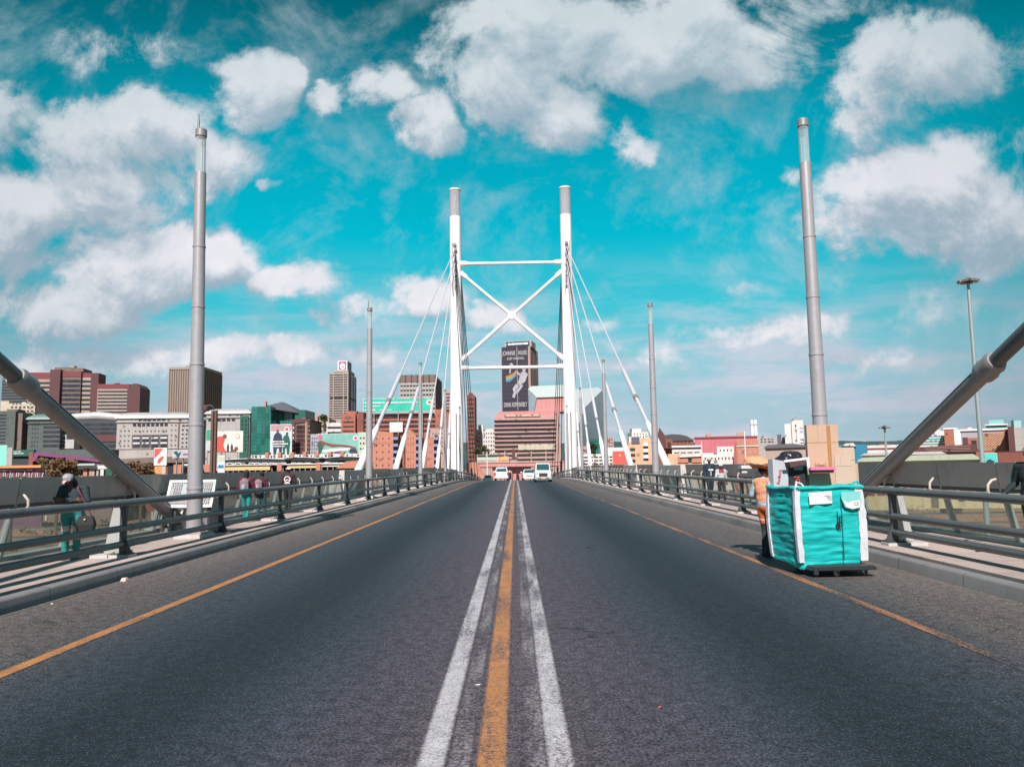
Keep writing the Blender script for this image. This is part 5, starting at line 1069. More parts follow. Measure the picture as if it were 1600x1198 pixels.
def person(label, loc, rz, H, J, top=None, legs=None, top_mat=None, leg_mat=None, shoe_mat=None, hair='short', hat=None, headtilt=(0, 0), skirt=False, extra=None, sleeves=1.0, leg_split=None, top_split=None, group=None, legcut=1.0):
    """faces -Y; heights as shares of the standing height H"""
    t = thing('person', label, 'person', loc, rz, group); k = H/1.7
    def V(x, y, z): return Vector((x, y, z))*k
    jj = dict(pel=(0, 0, .93), chest=(0, .0, 1.24), neck=(0, .01, 1.43), head=(0, -.01, 1.585),
              shL=(.175, .01, 1.385), elL=(.235, .03, 1.11), haL=(.235, -.04, .86), shR=(-.175, .01, 1.385), elR=(-.235, .03, 1.11), haR=(-.235, -.04, .86),
              hiL=(.09, 0, .90), knL=(.10, -.02, .49), anL=(.10, .02, .085), hiR=(-.09, 0, .90), knR=(-.10, -.02, .49), anR=(-.10, .02, .085), palmL=(0, -.1, -1), palmR=(0, -.1, -1))
    jj.update(J); j = {a: V(*b) for a, b in jj.items() if not a.startswith('palm')}
    m = MB()
    m.ball(j['pel'], Vector((.150, .105, .115))*k, 12); m.ball((j['pel']+j['chest'])/2, Vector((.125, .092, .16))*k, 12); m.ball(j['chest'], Vector((.155, .105, .19))*k, 12)
    capsule(m, j['shL'], j['shR'], .062*k, .062*k); capsule(m, j['neck']-V(0, 0, .05), j['head'], .052*k, .048*k)
    hd = j['head']; fwd = Vector((math.sin(headtilt[1])*math.cos(headtilt[0]), -math.cos(headtilt[1])*math.cos(headtilt[0]), -math.sin(headtilt[0]))); upv = Vector((0, 0, 1)); sidev = fwd.cross(upv).normalized(); upv = sidev.cross(fwd)
    def Hh(s_, f_, u_): return hd+(sidev*s_+fwd*f_+upv*u_)*k
    def hb(s_, f_, u_, r): m.ball(Hh(s_, f_, u_), Vector((r[0], r[1], r[2]))*k, 10)
    hb(0, -.012, .022, (.074, .090, .088)); hb(0, .018, -.045, (.056, .062, .062)); capsule(m, Hh(0, .055, -.085), Hh(0, .03, -.06), .024*k, .04*k)
    capsule(m, Hh(0, .085, .012), Hh(0, .106, -.022), .010*k, .016*k, 8)                       # nose
    capsule(m, Hh(-.022, .082, -.054), Hh(.022, .082, -.054), .0105*k, .0105*k, 8)             # lips
    capsule(m, Hh(-.03, .078, .030), Hh(.03, .078, .030), .012*k, .012*k, 8)                   # brow
    for q in (-1, 1): capsule(m, Hh(q*.075, -.01, .012), Hh(q*.075, -.005, -.022), .016*k, .012*k, 8)   # ears
    for sd_ in 'LR':
        sh, el, ha = j['sh'+sd_], j['el'+sd_], j['ha'+sd_]
        capsule(m, sh, el, .052*k, .040*k); capsule(m, el, ha, .039*k, .026*k)
        d = Vector(jj['palm'+sd_]).normalized(); fo = (ha-el).normalized(); d = (fo*.7+d*.3).normalized(); side = d.cross(Vector((0, 1, .01))).normalized()
        nrm = d.cross(side).normalized(); inw = -1 if sd_ == 'L' else 1
        capsule(m, ha, ha+d*.055*k, .027*k, .030*k); m.tube([ha+side*.026*k+d*.03*k, ha+side*.026*k+d*.085*k], .013*k, 8); m.tube([ha-side*.026*k+d*.03*k, ha-side*.026*k+d*.085*k], .013*k, 8)
        for q, L in ((-.030, .062), (-.010, .075), (.010, .070), (.029, .054)):
            b0 = ha+d*.080*k+side*q*k; b1 = b0+d*L*.5*k+nrm*.006*k; b2 = b1+d*L*.42*k+nrm*.022*k; m.tube([b0, b1, b2], [.0095*k, .0090*k, .0075*k], 7)
        b0 = ha+d*.025*k+side*.030*k; m.tube([b0, b0+(side*.022+d*.028)*k, b0+(side*.024+d*.058)*k], [.012*k, .011*k, .008*k], 7)
        hi, kn, an = j['hi'+sd_], j['kn'+sd_], j['an'+sd_]
        capsule(m, hi, kn, .083*k, .055*k); capsule(m, kn, an, .052*k, .036*k)
        capsule(m, an-V(0, 0, .045), an+V(0, -.14, -.052), .036*k, .028*k)
    fuse('body', m, M_SKIN, t, .0075*k, 3)
    for q in (-1, 1):
        part('eye', MB().ball(Hh(q*.028, .078, .014), .0115*k, 8), C_WHT, t); part('pupil', MB().ball(Hh(q*.028, .0865, .014), .006*k, 6), M_HAIR, t)
    # shoes
    for sd_ in 'LR':
        an = j['an'+sd_]; m = MB(); capsule(m, an+V(0, .015, -.045), an+V(0, -.15, -.055), .046*k, .036*k); z0 = an.z-.083*k
        m.box(an.x-.04*k, an.x+.04*k, an.y-.185*k, an.y+.058*k, z0, z0+.03*k); fuse('shoe', m, shoe_mat or C_WHT, t, .010, 2)
    if leg_mat:
        m = MB(); m.ball(j['pel'], Vector((.165, .122, .125))*k, 12)
        for sd_ in 'LR':
            hi, kn, an = j['hi'+sd_], j['kn'+sd_], j['an'+sd_]; capsule(m, hi, kn, .096*k, .070*k); e = kn+(an-kn)*.93; capsule(m, kn, e, .068*k, .056*k)
        fuse('trousers', m, leg_mat, t, .012, 4, .006, split=leg_split)
    if top_mat:
        m = MB(); m.ball(j['pel']+V(0, 0, .05), Vector((.172, .130, .13))*k, 12); m.ball((j['pel']+j['chest'])/2, Vector((.155, .118, .18))*k, 12); m.ball(j['chest'], Vector((.178, .125, .19))*k, 12)
        capsule(m, j['shL'], j['shR'], .078*k, .078*k); capsule(m, j['neck']-V(0, 0, .05), j['neck']+V(0, 0, .012), .075*k, .062*k)
        for sd_ in 'LR':
            sh, el, ha = j['sh'+sd_], j['el'+sd_], j['ha'+sd_]; capsule(m, sh, el, .070*k, .056*k)
            if sleeves > .5: capsule(m, el, el+(ha-el)*.9, .055*k, .042*k)
        fuse('jacket', m, top_mat, t, .012, 4, .007, split=top_split)
    if hair:
        m = MB(); m.ball(Hh(0, -.028, .042), Vector((.083, .090, .082))*k, 12); 
        if hair == 'long':
            capsule(m, Hh(0, -.06, .0), Hh(0, -.07, -.13), .07*k, .06*k)
            capsule(m, Hh(.05, -.04, .0), Hh(.05, -.02, -.12), .035*k, .03*k); capsule(m, Hh(-.05, -.04, .0), Hh(-.05, -.02, -.12), .035*k, .03*k)
        fuse('hair', m, M_HAIR, t, .010, 2, .005)
    if hat == 'cap':
        m = MB(); m.ball(Hh(0, -.015, .055), Vector((.092, .100, .068))*k, 12); fuse('cap', m, extra or C_WHT, t, .010, 2)
    if hat == 'beanie':
        m = MB(); m.ball(Hh(0, -.02, .062), Vector((.094, .102, .078))*k, 12); capsule(m, Hh(-.05, .04, .045), Hh(.05, .04, .045), .035*k, .035*k); fuse('headwrap', m, extra or C_WHT, t, .010, 3, .006)
    return t, j, k, Hh
def on_walk(px, py, s_side=None):
    """walkway point below photo pixel px, py"""
    a = pix(px, py, 10.0)-CAM_LOC; q = (.185-CAM_LOC.z)/a.z; p = CAM_LOC+a*q; return Vector((p.x, p.y, .185))
WALK = dict(knL=(.09, -.10, .51), anL=(.09, -.13, .085), knR=(-.09, .04, .50), anR=(-.09, .20, .11), elL=(.24, .08, 1.12), haL=(.25, .05, .88), elR=(-.24, -.02, 1.12), haR=(-.24, -.16, .90))
WALK2 = dict(knR=(-.09, -.08, .50), anR=(-.09, -.06, .085), knL=(.09, .02, .49), anL=(.08, .14, .10))
# woman leaning at the left parapet, arms folded, looking down
C_TEALT = cloth('teal_trousers', (.02, .20, .19), var=.3); C_PATCH = cloth('printed_patch', (.42, .34, .34), var=.8, scale=18); C_DOT = cloth('speckled_jacket', (.022, .038, .045), var=.7, scale=30)
WP = Vector((pix(114, 800, 14.2).x, 14.2, .185))
t, j, k, Hh = person('person in a speckled dark jacket and teal trousers with folded arms and bowed head', WP, R(12), 1.56,
    dict(head=(-.05, -.12, 1.545), neck=(-.01, -.03, 1.40), elL=(.25, -.06, 1.13), haL=(-.10, -.26, 1.19), elR=(-.25, -.06, 1.13), haR=(.10, -.24, 1.16), palmL=(-1, 0, 0), palmR=(1, 0, 0), knL=(.10, -.06, .49), anL=(.07, .02, .085), anR=(-.08, -.06, .085)),
    top_mat=C_DOT, leg_mat=C_TEALT, shoe_mat=C_TEALT, hair='long', hat='beanie', extra=cloth('grey_cap', (.34, .33, .38), var=.5, scale=12), headtilt=(R(38), R(-22)), leg_split=([C_PATCH], lambda c: 1 if .50 < c.z < .60 and c.y < -.03 else 0))
part('cap_peak', MB().rings([[Hh(-.05, .075, .06), Hh(.05, .075, .06), Hh(.035, .16, .045), Hh(-.035, .16, .045)], [Hh(-.05, .075, .07), Hh(.05, .075, .07), Hh(.035, .16, .055), Hh(-.035, .16, .055)]]), cloth('cap_peak', (.60, .40, .38)), t)
t.scale = (1.13, 1.10, 1); bl = WP; tb = thing('shoulder_bag', 'black shoulder bag hanging at the hip of the person with folded arms', 'bag', bl+Vector((.26, -.02, .62)), R(10))
m = MB(); m.rings([[(-.13, -.06, -.15), (.13, -.06, -.15), (.13, .06, -.15), (-.13, .06, -.15)], [(-.16, -.08, 0), (.16, -.08, 0), (.16, .08, 0), (-.16, .08, 0)], [(-.12, -.03, .15), (.12, -.03, .15), (.12, .03, .15), (-.12, .03, .15)]]); fuse('pouch', m, cloth('bag_black', (.02, .02, .024)), tb, .012, 6)
part('strap', MB().tube([(.10, 0, .13), (-.02, -.10, .45), (-.12, -.10, .64), (-.16, .02, .70), (-.08, .10, .5), (-.10, 0, .13)], .014, 6), cloth('strap_red', (.20, .04, .08)), tb)
part('clasp', MB().ball((0, -.075, .09), .02, 6), C_YEL, tb)
# three teenagers walking away
def backpack(label, loc, rz, mat, mat2):
    t = thing('backpack', label, 'backpack', loc, rz, 'backpacks'); m = MB(); capsule(m, (0, 0, -.12), (0, 0, .12), .13, .12); m.box(-.13, .13, -.06, .07, -.2, .16); fuse('sack', m, mat, t, .012, 5, .004)
    m = MB(); capsule(m, (0, .10, -.08), (0, .10, -.02), .07, .07); fuse('pocket', m, mat2, t, .012, 3)
    for s in (-1, 1): part('strap', MB().tube([(s*.08, -.02, .14), (s*.10, -.12, .19), (s*.12, -.26, .12), (s*.13, -.28, -.05), (s*.12, -.12, -.16)], .018, 6), mat, t)
MA = cloth('maroon_jersey', (.12, .012, .03)); MA2 = cloth('dark_maroon_jersey', (.05, .012, .025)); C_SCRUB = cloth('turquoise_trousers', (.02, .22, .22)); C_DKTEAL = cloth('dark_teal_trousers', (.015, .07, .075))
p1, p2, p3 = [Vector((pix(a, 770, y).x, y, .185)) for a, y in ((385, 23.4), (409, 25.2), (450, 27.6))]
person('person walking away in a maroon jersey and turquoise trousers with a backpack', p1, R(180), 1.56, WALK, top_mat=MA, leg_mat=C_SCRUB, hair='long', shoe_mat=C_WHT, group='teenagers on the left walkway')
backpack('grey and pink backpack on the teenager in the maroon jersey', p1+Vector((0, -.17, 1.08)), R(180), cloth('pack_pink', (.24, .18, .21)), cloth('pack_grey', (.32, .36, .42), var=.5, scale=20))
person('shorter person in dark clothes walking away beside the one in turquoise trousers', p2, R(176), 1.50, WALK2, top_mat=MA2, leg_mat=C_DKTEAL, hair='short', shoe_mat=C_WHT, group='teenagers on the left walkway')
backpack('pale pink round backpack on the shorter teenager', p2+Vector((-.06, -.18, 1.02)), R(180), cloth('pack_rose', (.28, .18, .20)), cloth('pack_rose2', (.45, .30, .33), var=.5, scale=20))
t, j, k, Hh = person('person walking away in a white cap and dark jacket with a round white emblem', p3, R(182), 1.62, WALK, top_mat=MA2, leg_mat=cloth('black_trousers', (.02, .018, .022)), hair='short', hat='cap', extra=C_WHT, shoe_mat=C_BLACK, group='teenagers on the left walkway', top_split=([cloth('pink_hem', (.62, .05, .16))], lambda c: 1 if c.z < .84 else 0))
m = MB(); n = 22; ring = lambda r, y: [(r*math.sin(2*math.pi*q/n), y, 1.20+r*math.cos(2*math.pi*q/n)) for q in range(n)]
m.rings([ring(.115, .126), ring(.085, .126), ring(.085, .140), ring(.115, .140), ring(.115, .126)], cap=False); m.box(-.05, .06, .125, .14, 1.17, 1.20); m.prism([(-.10, 1.05), (.10, 1.05), (.10, 1.075), (-.10, 1.075)], .118, .134); part('emblem', m, C_WHT, t)
# couple on the right walkway
q1, q2 = [Vector((pix(a, 770, y).x, y, .185)) for a, y in ((1110, 33.0), (1128, 30.8))]
NAVY = cloth('navy_jacket', (.012, .03, .05))
t, j, k, Hh = person('person in a navy jacket with white chest print and pale hat, right walkway', q1, R(10), 1.76, WALK2, top_mat=NAVY, leg_mat=cloth('navy_trousers', (.012, .02, .03)), hair='short', hat='cap', extra=cloth('pale_hat', (.50, .44, .47)), shoe_mat=C_BLACK)
m = MB(); m.box(-.11, .11, -.150, -.128, 1.22, 1.285); m.box(-.01, .012, -.150, -.128, 1.0, 1.2); part('chest_print', m, C_WHT, t)
person('child in a pale top and red scarf beside the person in navy', q2, R(0), 1.50, WALK, top_mat=cloth('pale_top', (.55, .52, .55)), leg_mat=cloth('black_jeans', (.02, .02, .024)), hair='short', hat='beanie', extra=cloth('white_hat', (.6, .58, .58)), shoe_mat=C_BLACK, top_split=([cloth('red_scarf', (.30, .03, .06))], lambda c: 1 if c.z > 1.13 and abs(c.x) < .10 else 0))
# person at the right edge of the view
e = on_walk(1606, 868); e = Vector((8.20, 12.1, .185))
t, j, k, Hh = person('person in a dark jacket with a teal stripe and grey cap at the right edge', e, R(-60), 1.74, dict(WALK, haR=(-.30, -.22, .98), elR=(-.27, .05, 1.13)), top_mat=cloth('ink_jacket', (.012, .02, .025)), leg_mat=cloth('ink_trousers', (.01, .014, .016)), hair='short', hat='cap', extra=cloth('steel_cap', (.22, .26, .27)), shoe_mat=C_BLACK)
part('stripe', MB().tube([j['shR']+Vector((-.02, -.03, .075)), j['shR']+Vector((-.085, 0, -.03)), j['elR']+Vector((-.065, .0, .02))], .016, 6), cloth('stripe_teal', (.05, .50, .42)), t)
part('cap_peak', MB().rings([[Hh(-.06, .07, .055), Hh(.06, .07, .055), Hh(.04, .16, .04), Hh(-.04, .16, .04)], [Hh(-.06, .07, .065), Hh(.06, .07, .065), Hh(.04, .16, .05), Hh(-.04, .16, .05)]]), MATS['steel_cap'], t)
# the cart pusher
C_VEST = cloth('orange_vest', (.78, .33, .19), var=.2); C_DENIM = cloth('pale_denim', (.42, .50, .58), var=.25); C_ORT = cloth('orange_trousers', (.66, .15, .04)); C_REF = cloth('reflective', (.6, .6, .62))
wp = Vector((pix(1194, 866, 14.7).x, 14.5, 0.0))
t, j, k, Hh = person('person in an orange vest and orange trousers with a bundle on the head', wp, R(125), 1.68,
    dict(elR=(-.30, .12, 1.16), haR=(-.10, -.18, 1.0), elL=(.28, .02, 1.14), haL=(.20, -.28, 1.05), knL=(.09, -.10, .50), anL=(.09, -.04, .085), anR=(-.09, .14, .10)),
    top_mat=C_DENIM, leg_mat=C_ORT, shoe_mat=C_BLACK, hair='short', leg_split=([C_REF, cloth('charcoal_trousers', (.03, .035, .04))], lambda c: 1 if (.66 < c.z < .69) else (2 if c.z < .60 else 0)))
m = MB(); m.ball((j['pel']+j['chest'])/2, Vector((.178, .140, .22)), 12); m.ball(j['chest'], Vector((.200, .145, .20)), 12); capsule(m, j['shL']*.88+j['shR']*.12, j['shR']*.88+j['shL']*.12, .090, .090); fuse('vest', m, C_VEST, t, .012, 4, .006, split=([C_REF], lambda c: 1 if .98 < c.z < 1.02 else 0))
tb = thing('head_bundle', 'orange cloth bundle with frayed edges carried on the cart pusher\'s head', 'bundle', wp+Vector((-.01, .03, 1.665)))
m = MB(); m.ball((0, 0, .05), (.34, .26, .085), 12); m.ball((-.12, .03, .10), (.22, .2, .09), 10); fuse('cloth_top', m, cloth('bundle_peach', (.68, .36, .20)), tb, .014, 3, .02)
m = MB(); m.ball((.04, -.02, .02), (.26, .22, .075), 12); fuse('cloth_fold', m, cloth('bundle_orange', (.68, .22, .08), var=.5, scale=20), tb, .014, 2, .015)
part('frayed_edge', MB().box(-.42, -.22, -.1, .1, -.04, .02).box(-.40, -.30, -.05, .12, -.12, -.03), cloth('bundle_white', (.66, .62, .60)), tb)

# ------------------------------------------------------------------ bulk bag on a dolly, and its load
C_BAGT = None
def bag_mat():
    m = bpy.data.materials.new('bag_weave'); m.use_nodes = True; N = NT(m.node_tree); b = N.n['Principled BSDF']; oc = N.node('ShaderNodeTexCoord').outputs['Object']
    n = N.noise(oc, 5, 6, .6); c = N.mix(n, (.0, .29, .29), (.012, .50, .49)); x, y, z = N.sep(oc)
    c = N.mix(N.math('MULTIPLY', N.step(N.noise(N.vmath('MULTIPLY', oc, (2, 2, 60)), 1, 3), .55, .7), .25), c, (.15, .62, .60))
    N.put(b.inputs['Base Color'], c); b.inputs['Roughness'].default_value = .42; b.inputs['Specular IOR Level'].default_value = .5
    bn = N.node('ShaderNodeBump'); bn.inputs['Strength'].default_value = .55; bn.inputs['Distance'].default_value = .02
    N.put(bn.inputs['Height'], N.noise(N.vmath('MULTIPLY', oc, (2.5, 2.5, 34)), 1.0, 5, .6, dist=.7)); N.l.new(bn.outputs[0], b.inputs['Normal']); return m
M_BAG = bag_mat(); C_BELT = pm('belt_white', (.62, .63, .68), .75, var=.22, scale=5, bump=.8, bscale=26, grime=.35)
CX, CY = pix(1277, 800, 12.4).x, 12.45
BR = R(9)
t = thing('bulk_bag', 'big turquoise woven bulk bag with white corner belts on a black dolly', 'bulk bag', (CX, CY+.08, .165), BR)
from mathutils import noise as NZ
m = MB(); W2, D2, HB = .535, .44, 1.20; rs = []; NS = 18
def bagring(z, grow=0.0):
    a = z/HB; bul = math.sin(math.pi*min(1, max(0, a)))*.035+grow; r = []
    w = W2*(.955+.045*a)+bul; d = D2*(.95+.05*a)+bul
    for side in range(4):
        for q in range(NS):
            f = q/NS*2-1
            if side == 0: x, y = f*w, -d
            elif side == 1: x, y = w, f*d
            elif side == 2: x, y = -f*w, d
            else: x, y = -w, -f*d
            rr_ = .93+.07*(1-abs(f)**6); x *= rr_ if side in (0, 2) else 1; y *= 1
            low = -.075*max(0, 1-a*4)*max(0, -x/w)*max(0, -y/d)
            wv = .020*NZ.noise(Vector((x*2.4, y*2.4, z*15)))+.014*NZ.noise(Vector((x*6, y*6, z*24)))+.034*NZ.noise(Vector((x*2.6, y*2.6, z*2.6+4)))
            sag = .035*NZ.noise(Vector((x*4, y*4, 3.3)))*max(0, a-.82)/.18
            nrm = Vector((x, y, 0)).normalized(); r.append(Vector((x, y, z+sag+low))+nrm*wv*(1 if .03 < a else .3))
    return r
for i in range(61): rs.append(bagring(HB*i/60))
for i in range(5): q = bagring(HB*(1-.01*i), -.03-.004*i); rs.append([p-Vector((0, 0, .05*i)) for p in q])
m.rings(rs); part('sack', m, M_BAG, t)
m = MB(); rs = []
rim = bagring(HB*.975, .012)
m.tube(rim+[rim[0]], [.026+.010*NZ.noise(p*9) for p in rim+[rim[0]]], 8, flat=1.0); part('rolled_rim', m, M_BAG, t)
for (sx_, sy_) in ((-1, -1), (1, -1), (1, 1), (-1, 1)):
    m = MB(); pts = []
    for i in range(15):
        a = i/14; z = HB*(1.0-a*.97); w = (W2*(.955+.045*z/HB)+.03*math.sin(math.pi*z/HB)); fl = (.05*(a**1.5) if (sx_, sy_) == (1, -1) else 0); pts.append((sx_*(w-.012+fl), sy_*(D2*.97+.02*math.sin(math.pi*z/HB)), z))
    rs = []
    for i, p in enumerate(pts):
        ww = (.085 if (sx_, sy_) == (1, -1) else .042)+.006*math.sin(i*1.7); o = .030; x, y, z = p
        x += .012*NZ.noise(Vector((i*.9, sx_*3, sy_*5))); y += .012*NZ.noise(Vector((i*1.1, sx_*7, sy_*2))); rs.append([(x-sx_*ww, y+sy_*o, z), (x+sx_*(o+.012), y+sy_*o, z), (x+sx_*(o+.012), y-sy_*ww*.9, z), (x+sx_*o*.6, y-sy_*ww*.9, z), (x+sx_*o*.6, y+sy_*o*.5, z), (x-sx_*ww, y+sy_*o*.5, z)])
    m.rings(rs); part('corner_belt', m, C_BELT, t)
    m = MB(); m.tube([(sx_*W2, sy_*D2, HB-.02), (sx_*(W2-.02), sy_*(D2-.02), HB+.06), (sx_*(W2-.10), sy_*(D2-.02), HB+.03), (sx_*(W2-.14), sy_*D2, HB-.04)], .02, 8); part('lifting_loop', m, C_BELT if sx_ < 0 else M_BAG, t)
def sheet(parent, name, mat, x0, x1, z0, z1, y, skew=0, th=.006, curl=.015):
    m = MB(); n = 8; f = []; bk = []
    for i in range(n+1):
        x = x0+(x1-x0)*i/n; f.append((x, y-.012-curl*math.sin(i*1.3), z1+skew*i/n)); bk.append((x, y-.012-curl*math.sin(i*1.3+.8), z0+skew*.6*i/n))
    m.rings([[(a[0], a[1], a[2]), (b_[0], b_[1], b_[2]), (b_[0], b_[1]+th, b_[2]), (a[0], a[1]+th, a[2])] for a, b_ in zip(f, bk)]); return part(name, m, mat, parent)
yf = -D2-.035
lab = sheet(t, 'paper_label', pm('paper', (.80, .78, .78), .8, var=.05), -.37, .02, HB-.285, HB-.105, yf-.03, .02)
m = MB(); m.prism([(.16, HB-.20), (.22, HB-.34), (.34, HB-.375), (.48, HB-.345), (.49, HB-.10), (.17, HB-.10)], yf-.055, yf-.045); part('document_pouch', m, pm('pouch_plastic', (.22, .58, .56), .3, var=.15, scale=8), t)
m = MB(); m.prism([(.18, HB-.22), (.24, HB-.335), (.34, HB-.365), (.47, HB-.338), (.46, HB-.23), (.36, HB-.245), (.26, HB-.27)], yf-.062, yf-.056); pp = part('document', m, MATS['paper'], t)
lettering('CS', .07, (.40, yf-.066, HB-.29), C_NAVY, pp, .001)
for q in range(3): part('print_line', MB().box(-.12+q*.03, .0, yf-.062, yf-.058, HB-.155-q*.022, HB-.148-q*.022), C_ORF if q == 0 else C_GREY, lab)
m = MB()
for z in (.60, .66, .72): m.box(.10, .20, yf-.018, yf-.006, z-.004, z+.004)
m.box(.10, .108, yf-.018, yf-.006, .52, .80); m.prism([(.06, .58), (.10, .64), (.13, .60), (.12, .53), (.08, .54)], yf-.018, yf-.006); m.box(.135, .142, yf-.018, yf-.006, .50, .72); part('printed_mark', m, C_BLACK, t)
m = MB(); m.box(.178, .186, yf-.012, yf+.01, .05, 1.0); part('seam', m, pm('bag_seam', (.0, .20, .21), .6), t)
# dolly
t = thing('dolly', 'black flat dolly on castors under the turquoise bulk bag', 'dolly', (CX+.13, CY-.06, 0), R(3))
m = MB(); m.box(-.50, .46, -.60, .45, .105, .150); m.box(-.44, .40, -.625, -.60, .115, .145); m.prism([(-.52, .11), (-.48, .163), (.44, .163), (.48, .11)], -.57, .42); part('deck', m, pm('dolly_black', (.03, .03, .034), .5, .1, var=.2, grime=.3), t)
for x, y, a in ((-.12, -.52, .3), (.34, -.50, -.5), (-.36, .3, .2), (.34, .3, .1), (-.38, -.44, .8)):
    M = Matrix.Translation((x, y, 0)) @ Matrix.Rotation(a, 4, 'Z'); w = MB(); c = M @ Vector((0, .02, .048)); ax = (M.to_3x3() @ Vector((.016, 0, 0)))
    w.cyl(c-ax, c+ax, .048, n=16); cw = part('castor', w, pm('castor_rubber', (.05, .045, .045), .6), t)
    part('fork', MB().box(-.026, -.019, -.02, .045, .03, .10, 0, M).box(.019, .026, -.02, .045, .03, .10, 0, M).box(-.03, .03, -.03, .05, .09, .10, 0, M), M_FIN, cw)
# load
M_CARD = pm('cardboard', (.54, .36, .26), .85, var=.10, scale=2.5, bump=.1, grime=.1); M_CARD2 = pm('cardboard_pale', (.56, .42, .33), .85, var=.1, scale=2.5)
def card(label, px0, px1, y0, zb, Y, th, mat, rz, lean=0.0, fold=True):
    a, b_ = pix(px0, y0, Y), pix(px1, y0, Y); w = (b_.x-a.x)/2; h = a.z-zb
    t = thing('cardboard_box', label, 'cardboard box', ((a.x+b_.x)/2, Y, zb), rz, 'cardboard in the bulk bag'); t.rotation_euler[0] = lean
    m = MB(); m.box(-w, w, 0, th, 0, h); o = part('panel', m, mat, t)
    if fold: part('crease', MB().box(-w-.001, w+.001, -.003, .001, h*.78, h*.785).box(-w*.3, -w*.29, -.003, .001, h*.785, h), pm('crease', (.30, .17, .10), .9), t)
    return t, w, h
t, w, h = card('tall brown cardboard box standing in the bulk bag with a pencilled word', 1260, 1308, 664, 1.0, 12.75, .10, M_CARD, R(-2))
part('tape', MB().box(w*.28, w*.52, -.004, .001, h*.42, h*.99), pm('brown_tape', (.42, .20, .08), .4, var=.2, scale=8), t); lettering('Ideal', .10, (-w*.25, -.006, h*.50), pm('pencil', (.16, .09, .06), .8), t, .001)
m = MB()
for x, z in ((-w*.1, .30), (w*.15, .33), (-w*.25, .28)): m.prism([(x, z), (x+.03, z+.035), (x+.055, z+.0)], -.005, .001)
part('stain', m, pm('card_stain', (.25, .14, .09), .9), t)
card('pale flattened cardboard box behind and right of the tall one', 1304, 1335, 699, 1.0, 12.9, .12, M_CARD2, R(3))
card('small torn cardboard flap at the right end of the bulk bag', 1330, 1341, 724, 1.05, 12.95, .02, M_CARD, R(12), fold=False)
card('low wide cardboard box between the two tall ones', 1304, 1329, 711, 1.0, 12.72, .03, M_CARD2, R(-4))
t = thing('plastic_tray', 'pink rimmed plastic tray resting against the tall cardboard', 'tray', (pix(1285, 733, 12.5).x, 12.52, pix(1285, 733, 12.5).z), R(-2))
part('rim', MB().prism([(-.20, .0), (-.19, .035), (.19, .035), (.20, .0)], -.05, .16).box(-.205, .205, -.07, -.05, -.01, .02), pm('tray_pink', (.72, .18, .34), .5, var=.1), t); part('bowl', MB().prism([(-.17, -.06), (-.19, 0), (.19, 0), (.17, -.06)], -.03, .14), pm('tray_dark', (.20, .07, .09), .6), t)
def slab(name, label, cat, px0, px1, y0, zb, Y, th, mat, rz, lean=0, top_skew=0.0):
    a, b_ = pix(px0, y0, Y), pix(px1, y0, Y); w = (b_.x-a.x)/2; h = a.z-zb; t = thing(name, label, cat, ((a.x+b_.x)/2, Y, zb), rz); t.rotation_euler[1] = lean
    part('board', MB().prism([(-w, 0), (-w, h), (w, h-top_skew), (w, 0)], 0, th), mat, t); return t, w, h
t, w, h = slab('sign_board', 'black board with red upright lettering in the bulk bag', 'sign', 1229, 1258, 720, 1.0, 12.75, .05, C_BLACK, R(6), R(3))
lettering('ebinol', .15, (-.02, -.012, h*.42), C_REDB, t, .004, (R(90), R(-90), 0)); part('label_patch', MB().box(-w*.5, w*.5, -.01, 0, h*.80, h*.97), C_GREY, t)
t, w, h = slab('sack', 'white woven sack with faint red print at the left end of the load', 'sack', 1206, 1232, 717, 1.26, 12.75, .16, pm('sack_white', (.50, .50, .56), .8, var=.12, scale=6, bump=.4), R(10), R(0), .05)
lettering('Redlock', .075, (-w*.25, -.008, h*.45), C_PRED, t, .002, (R(90), R(-78), 0))
t, w, h = slab('cardboard_box', 'brown and yellow carton edge between the white sack and the black board', 'cardboard box', 1218, 1228, 712, 1.15, 12.95, .1, pm('carton_yellow', (.46, .26, .06), .8, var=.3, scale=12), R(6))
a = pix(1236, 722, 12.9); t = thing('black_bin_bag', 'crumpled black plastic sheet draped over the load', 'plastic sheet', (a.x, 12.95, a.z))
m = MB()
for (x, z, r_) in ((-.13, -.02, .10), (-.02, .06, .12), (.08, .07, .10), (-.20, -.12, .08), (.16, .02, .07)): m.ball((x, random.uniform(-.03, .05), z+.02), (r_*1.35, r_*1.2, r_*.95), 9)
fuse('sheet', m, pm('black_plastic', (.025, .022, .035), .3, var=.2), t, .012, 2, .018)
a = pix(1241, 716, 12.6); t = thing('picture_frame', 'white edged dark picture frame lying tilted on top of the load', 'frame', (a.x+.02, 12.6, a.z-.04), R(4)); t.rotation_euler[1] = R(-6)
part('frame', MB().box(-.20, .22, -.03, .0, .0, .035).box(.17, .21, -.03, .0, -.24, .0), C_WHT, t); part('picture', MB().prism([(-.12, 0), (.17, 0), (.17, -.06), (-.10, -.10)], -.02, .2), C_MAR, t)

